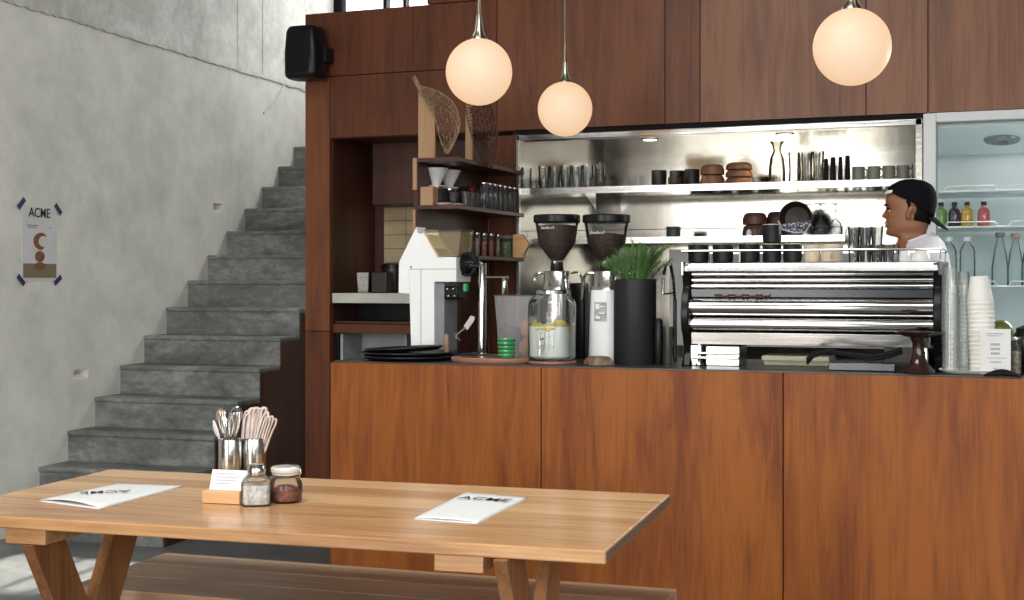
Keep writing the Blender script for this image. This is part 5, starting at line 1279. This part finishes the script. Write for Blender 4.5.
# ears
for s in (-1, 1):
    bm_.tube([(-.016, .070*s, CZ+.070), (-.006, .080*s, CZ+.078), (-.010, .083*s, CZ+.100), (-.020, .084*s, CZ+.120), (-.034, .080*s, CZ+.118), (-.034, .076*s, CZ+.095)], [.006, .008, .009, .009, .009, .006], 8)
body = obj('body', bm_, SKIN, person, fix=False, smooth=0)
rm = body.modifiers.new('r', 'REMESH'); rm.mode = 'VOXEL'; rm.voxel_size = .0045; rm.use_smooth_shade = True
sm_ = body.modifiers.new('s', 'SMOOTH'); sm_.iterations = 3; sm_.factor = .5
# shirt: looser loft with sleeves
shv = MB(); shv.add(*loft([-.66+.02*i for i in range(29)]+[-.09, -.08, -.07, -.06, -.05, -.04, -.03, -.022], grow=.012, n=48, facefn=False))
shv.v = [(x, y, z-.38*(x+.02)*max(0, min(1, (z-CZ+.12)/.09))) for x, y, z in shv.v]
for s in (-1, 1): arm(shv, s, .02, 3)
sh_o = obj('t_shirt', shv, SHIRT, person, fix=False, smooth=0); sh_o['label'] = 'plain white T-shirt'
rm = sh_o.modifiers.new('r', 'REMESH'); rm.mode = 'VOXEL'; rm.voxel_size = .008; rm.use_smooth_shade = True
sm_ = sh_o.modifiers.new('s', 'SMOOTH'); sm_.iterations = 4
cl_ = []
for k in range(41):
    a = 2*PI*k/40; cl_.append((-.028+.070*math.cos(a), .068*math.sin(a), CZ-.020-.028*math.cos(a)))
obj('collar', MB().tube(cl_, .009, 8), SHIRT, person)
tq = MB()
for s in (-1, 1): limb(tq, [(0, .085*s, CZ-.60), (.01, .095*s, CZ-.85), (0, .10*s, .50), (-.015, .10*s, .12)], [.115, .095, .075, .06])
obj('trousers', tq, DENIM, person)
for s in (-1, 1): obj('shoe', MB().tube([(-.075, .10*s, .045), (.05, .105*s, .045), (.17, .117*s, .036)], [.044, .046, .034], 14), BLACK, person)
# cap worn backwards, rim slanting down to the nape
cpv = MB(); n1, n2 = 48, 14; vs = []
for j in range(n2):
    t = j/(n2-1)
    for k in range(n1):
        a = 2*PI*k/n1; ca = math.cos(a); zlow = .150+.046*ca if ca > 0 else .150+.075*ca
        z = zlow+(.224-zlow)*(1-(1-t)**1.7)
        f, b, w = hx(min(z, .2235)); ex = 2/2.25; g = .013+.0*t
        ux = math.copysign(abs(ca)**ex, ca); uy = math.copysign(abs(math.sin(a))**ex, math.sin(a))
        lift = .020*(max(0, z-.15)/.074)
        vs.append(((f+b)/2+ux*((f-b)/2+g)-.004*t, uy*(w+g), CZ+z+lift))
fs = [(j*n1+k, j*n1+(k+1) % n1, (j+1)*n1+(k+1) % n1, (j+1)*n1+k) for j in range(n2-1) for k in range(n1)]+[tuple(range((n2-1)*n1, n2*n1))]
cpo = obj('cap', cpv.add(vs, fs), CAPM, person, smooth=60); cpo['label'] = 'black cap worn backwards'
cpo.modifiers.new('t', 'SOLIDIFY').thickness = .003
def brimf(u, v):
    y = (u-.5)*.13; r_ = 1-(2*u-1)**2
    return (-.100-.012-.055*v*r_**.5+.02*(1-r_)*1.2, y, CZ+.080-.055*v*r_**.5-.006*(1-r_))
br = obj('brim', MB().grid(brimf, 16, 6), CAPM, cpo); br.modifiers.new('t', 'SOLIDIFY').thickness = .004
# the pale adjuster strap on the brow, over the forehead side facing us
def strapf(u, v):
    a = math.radians(22+30*u); z = .176+.004*u+.022*v; f, b, w = hx(z); ex = 2/2.25
    return ((f+b)/2+math.cos(a)**ex*((f-b)/2+.0175), math.sin(a)**ex*(w+.0175), CZ+z+.004)
obj('strap', MB().grid(strapf, 8, 3), WHITEP, cpo, label='white strap on the forehead').modifiers.new('t', 'SOLIDIFY').thickness = .003
def hairf(u, v):
    a = math.radians(104+152*u); z = .045+.125*v+.02*abs(2*u-1); f, b, w = hx(z); ex = 2/2.25; ca, sa = math.cos(a), math.sin(a); g = .005
    return ((f+b)/2+math.copysign(abs(ca)**ex, ca)*((f-b)/2+g), math.copysign(abs(sa)**ex, sa)*(w+g), CZ+z)
obj('hair', MB().grid(hairf, 28, 8), HAIR, person)
# eyes, brows, mouth, hair at the temple
for s in (-1, 1):
    e = obj('eye', MB().sphere((.069, .0305*s, CZ+.112), .0095, 16), WHITEP, person)
    obj('iris', MB().sphere((.0775, .0305*s, CZ+.1115), .0048, 12), HAIR, e)
    obj('eyelid', MB().tube([(.068, .045*s, CZ+.113), (.079, .038*s, CZ+.119), (.082, .030*s, CZ+.1205), (.079, .020*s, CZ+.117)], .0024, 6), HAIR, e)
    obj('eyebrow', MB().tube([(.072, .052*s, CZ+.130), (.086, .040*s, CZ+.136), (.093, .028*s, CZ+.136), (.096, .015*s, CZ+.132)], [.002, .0035, .0035, .002], 6), HAIR, person)
    obj('sideburn', MB().tube([(-.006, .074*s, CZ+.150), (-.012, .076*s, CZ+.128), (-.008, .0745*s, CZ+.108)], [.010, .007, .003], 8), HAIR, person)
obj('teeth', MB().tube([(.078, -.029, CZ+.058), (.0885, -.016, CZ+.0525), (.0925, 0, CZ+.052), (.0885, .016, CZ+.0525), (.078, .029, CZ+.058)], .0042, 6), WHITEP, person)
obj('lips', MB().tube([(.078, -.033, CZ+.061), (.089, -.016, CZ+.0585), (.0945, 0, CZ+.059), (.089, .016, CZ+.0585), (.078, .033, CZ+.061)], [.0015, .003, .0035, .003, .0015], 6).tube([(.078, -.033, CZ+.060), (.088, -.016, CZ+.046), (.0925, 0, CZ+.043), (.088, .016, CZ+.046), (.078, .033, CZ+.060)], [.0015, .003, .004, .003, .0015], 6), pbr('lip', (.15, .045, .035), .4), person)

# ================================================================= LIGHT
w = bpy.data.worlds.new('world'); SC.world = w; w.use_nodes = True; nt = w.node_tree; nt.nodes.clear()
bgn = N(nt, 'ShaderNodeBackground'); ow = N(nt, 'ShaderNodeOutputWorld'); nt.links.new(bgn.outputs[0], ow.inputs[0])
tc = N(nt, 'ShaderNodeTexCoord'); sp3 = N(nt, 'ShaderNodeSeparateXYZ'); nt.links.new(tc.outputs['Generated'], sp3.inputs[0])
nz = N(nt, 'ShaderNodeTexNoise'); nz.inputs['Scale'].default_value = 5; nz.inputs['Detail'].default_value = 4; nt.links.new(tc.outputs['Generated'], nz.inputs['Vector'])
ma = N(nt, 'ShaderNodeMath', operation='MULTIPLY_ADD'); ma.inputs[1].default_value = .30; nt.links.new(nz.outputs['Fac'], ma.inputs[0]); nt.links.new(sp3.outputs['Z'], ma.inputs[2])
rw = ramp(nt, [(.02, (.10, .09, .08)), (.14, (.16, .16, .13)), (.22, (.62, .66, .70)), (.5, (1, 1, 1))]); nt.links.new(ma.outputs[0], rw.inputs[0]); nt.links.new(rw.outputs[0], bgn.inputs[0])
bgn.inputs[1].default_value = 3.6
sun = bpy.data.lights.new('sun', 'SUN'); sun.energy = 18; sun.angle = math.radians(.6); sun.color = (1, .93, .82)
so = bpy.data.objects.new('sun', sun); COL.objects.link(so)
el = math.radians(38); dirv = Vector((.09, -math.cos(el), -math.sin(el))); so.rotation_euler = dirv.to_track_quat('-Z', 'Y').to_euler()
def area(name, loc, look, sx_, sy_, e, c=(1, 1, 1)):
    l = bpy.data.lights.new(name, 'AREA'); l.shape = 'RECTANGLE'; l.size = sx_; l.size_y = sy_; l.energy = e; l.color = c
    o = bpy.data.objects.new(name, l); COL.objects.link(o); o.location = loc; o.rotation_euler = (Vector(look)-Vector(loc)).to_track_quat('-Z', 'Y').to_euler(); return o
area('window_light_rear', (-4.0, 9.6, 3.9), (-4.2, 6, 1.8), 2.0, .9, 35, (.97, .99, 1))
fw = MB()
for a_, b_ in ((-5.6, -4.7), (-1.6, .3), (4.0, 4.4)): fw.box(a_, b_, -3.7, -3.5, 0, 4.6)
fw.box(-4.7, -1.6, -3.7, -3.5, 3.2, 4.1)
fw.box(-5.6, 4.4, -3.7, -3.5, 4.1, 4.6).box(-5.6, 4.4, -3.7, -3.5, 0, .25)
struct('wall_front', fw, C_CEIL, smooth=0)
for n_, (a_, b_) in enumerate(((-4.7, -1.6), (.3, 4.0))):
    m_ = MB()
    for k in range(4): x_ = a_+(b_-a_-.08)*k/3; m_.box(x_, x_+.08, -3.62, -3.52, .25, 4.1)
    for z_ in (.25, .95, 2.05, 2.9, 4.02): m_.box(a_, b_, -3.62, -3.52, z_, z_+.09)  # unseen transoms added to band the chrome reflections
    struct('window_%d' % (n_+2), m_, BLACKM, smooth=0)
area('shopfront_light', (-3.15, -3.66, 1.72), (-3.15, 5, 1.72), 3.1, 2.9, 190, (1, .98, .95))
area('shopfront_light', (2.15, -3.66, 2.17), (2.15, 5, 2.17), 3.7, 3.8, 170, (1, .98, .95))
m_ = MB()
for x_ in (-3.0, -1.63, -.26): m_.box(x_, x_+.06, .3, 2.9, 4.52, 4.595)
for y_ in (.3, 1.6, 2.9): m_.box(-3.0, -.2, y_, y_+.06, 4.52, 4.595)
struct('window_4', m_, BLACKM, smooth=0)  # unseen frame added around the top light, ceiling has no opening
area('added_top_light', (-1.6, 1.6, 4.58), (-1.6, 1.6001, 0), 2.7, 2.6, 185, (.97, .99, 1))  # area light added below the solid ceiling to brighten the tabletop
struct('wall_right', MB().box(4.2, 4.4, -3.5, 1.5, 0, 1.2), C_CEIL, smooth=0)  # unseen low wall added to keep side light off the table legs
struct('wall_right', MB().box(4.2, 4.4, 1.5, 10, 0, 4.6), C_CEIL, smooth=0)  # unseen wall, added to close off and darken the right side
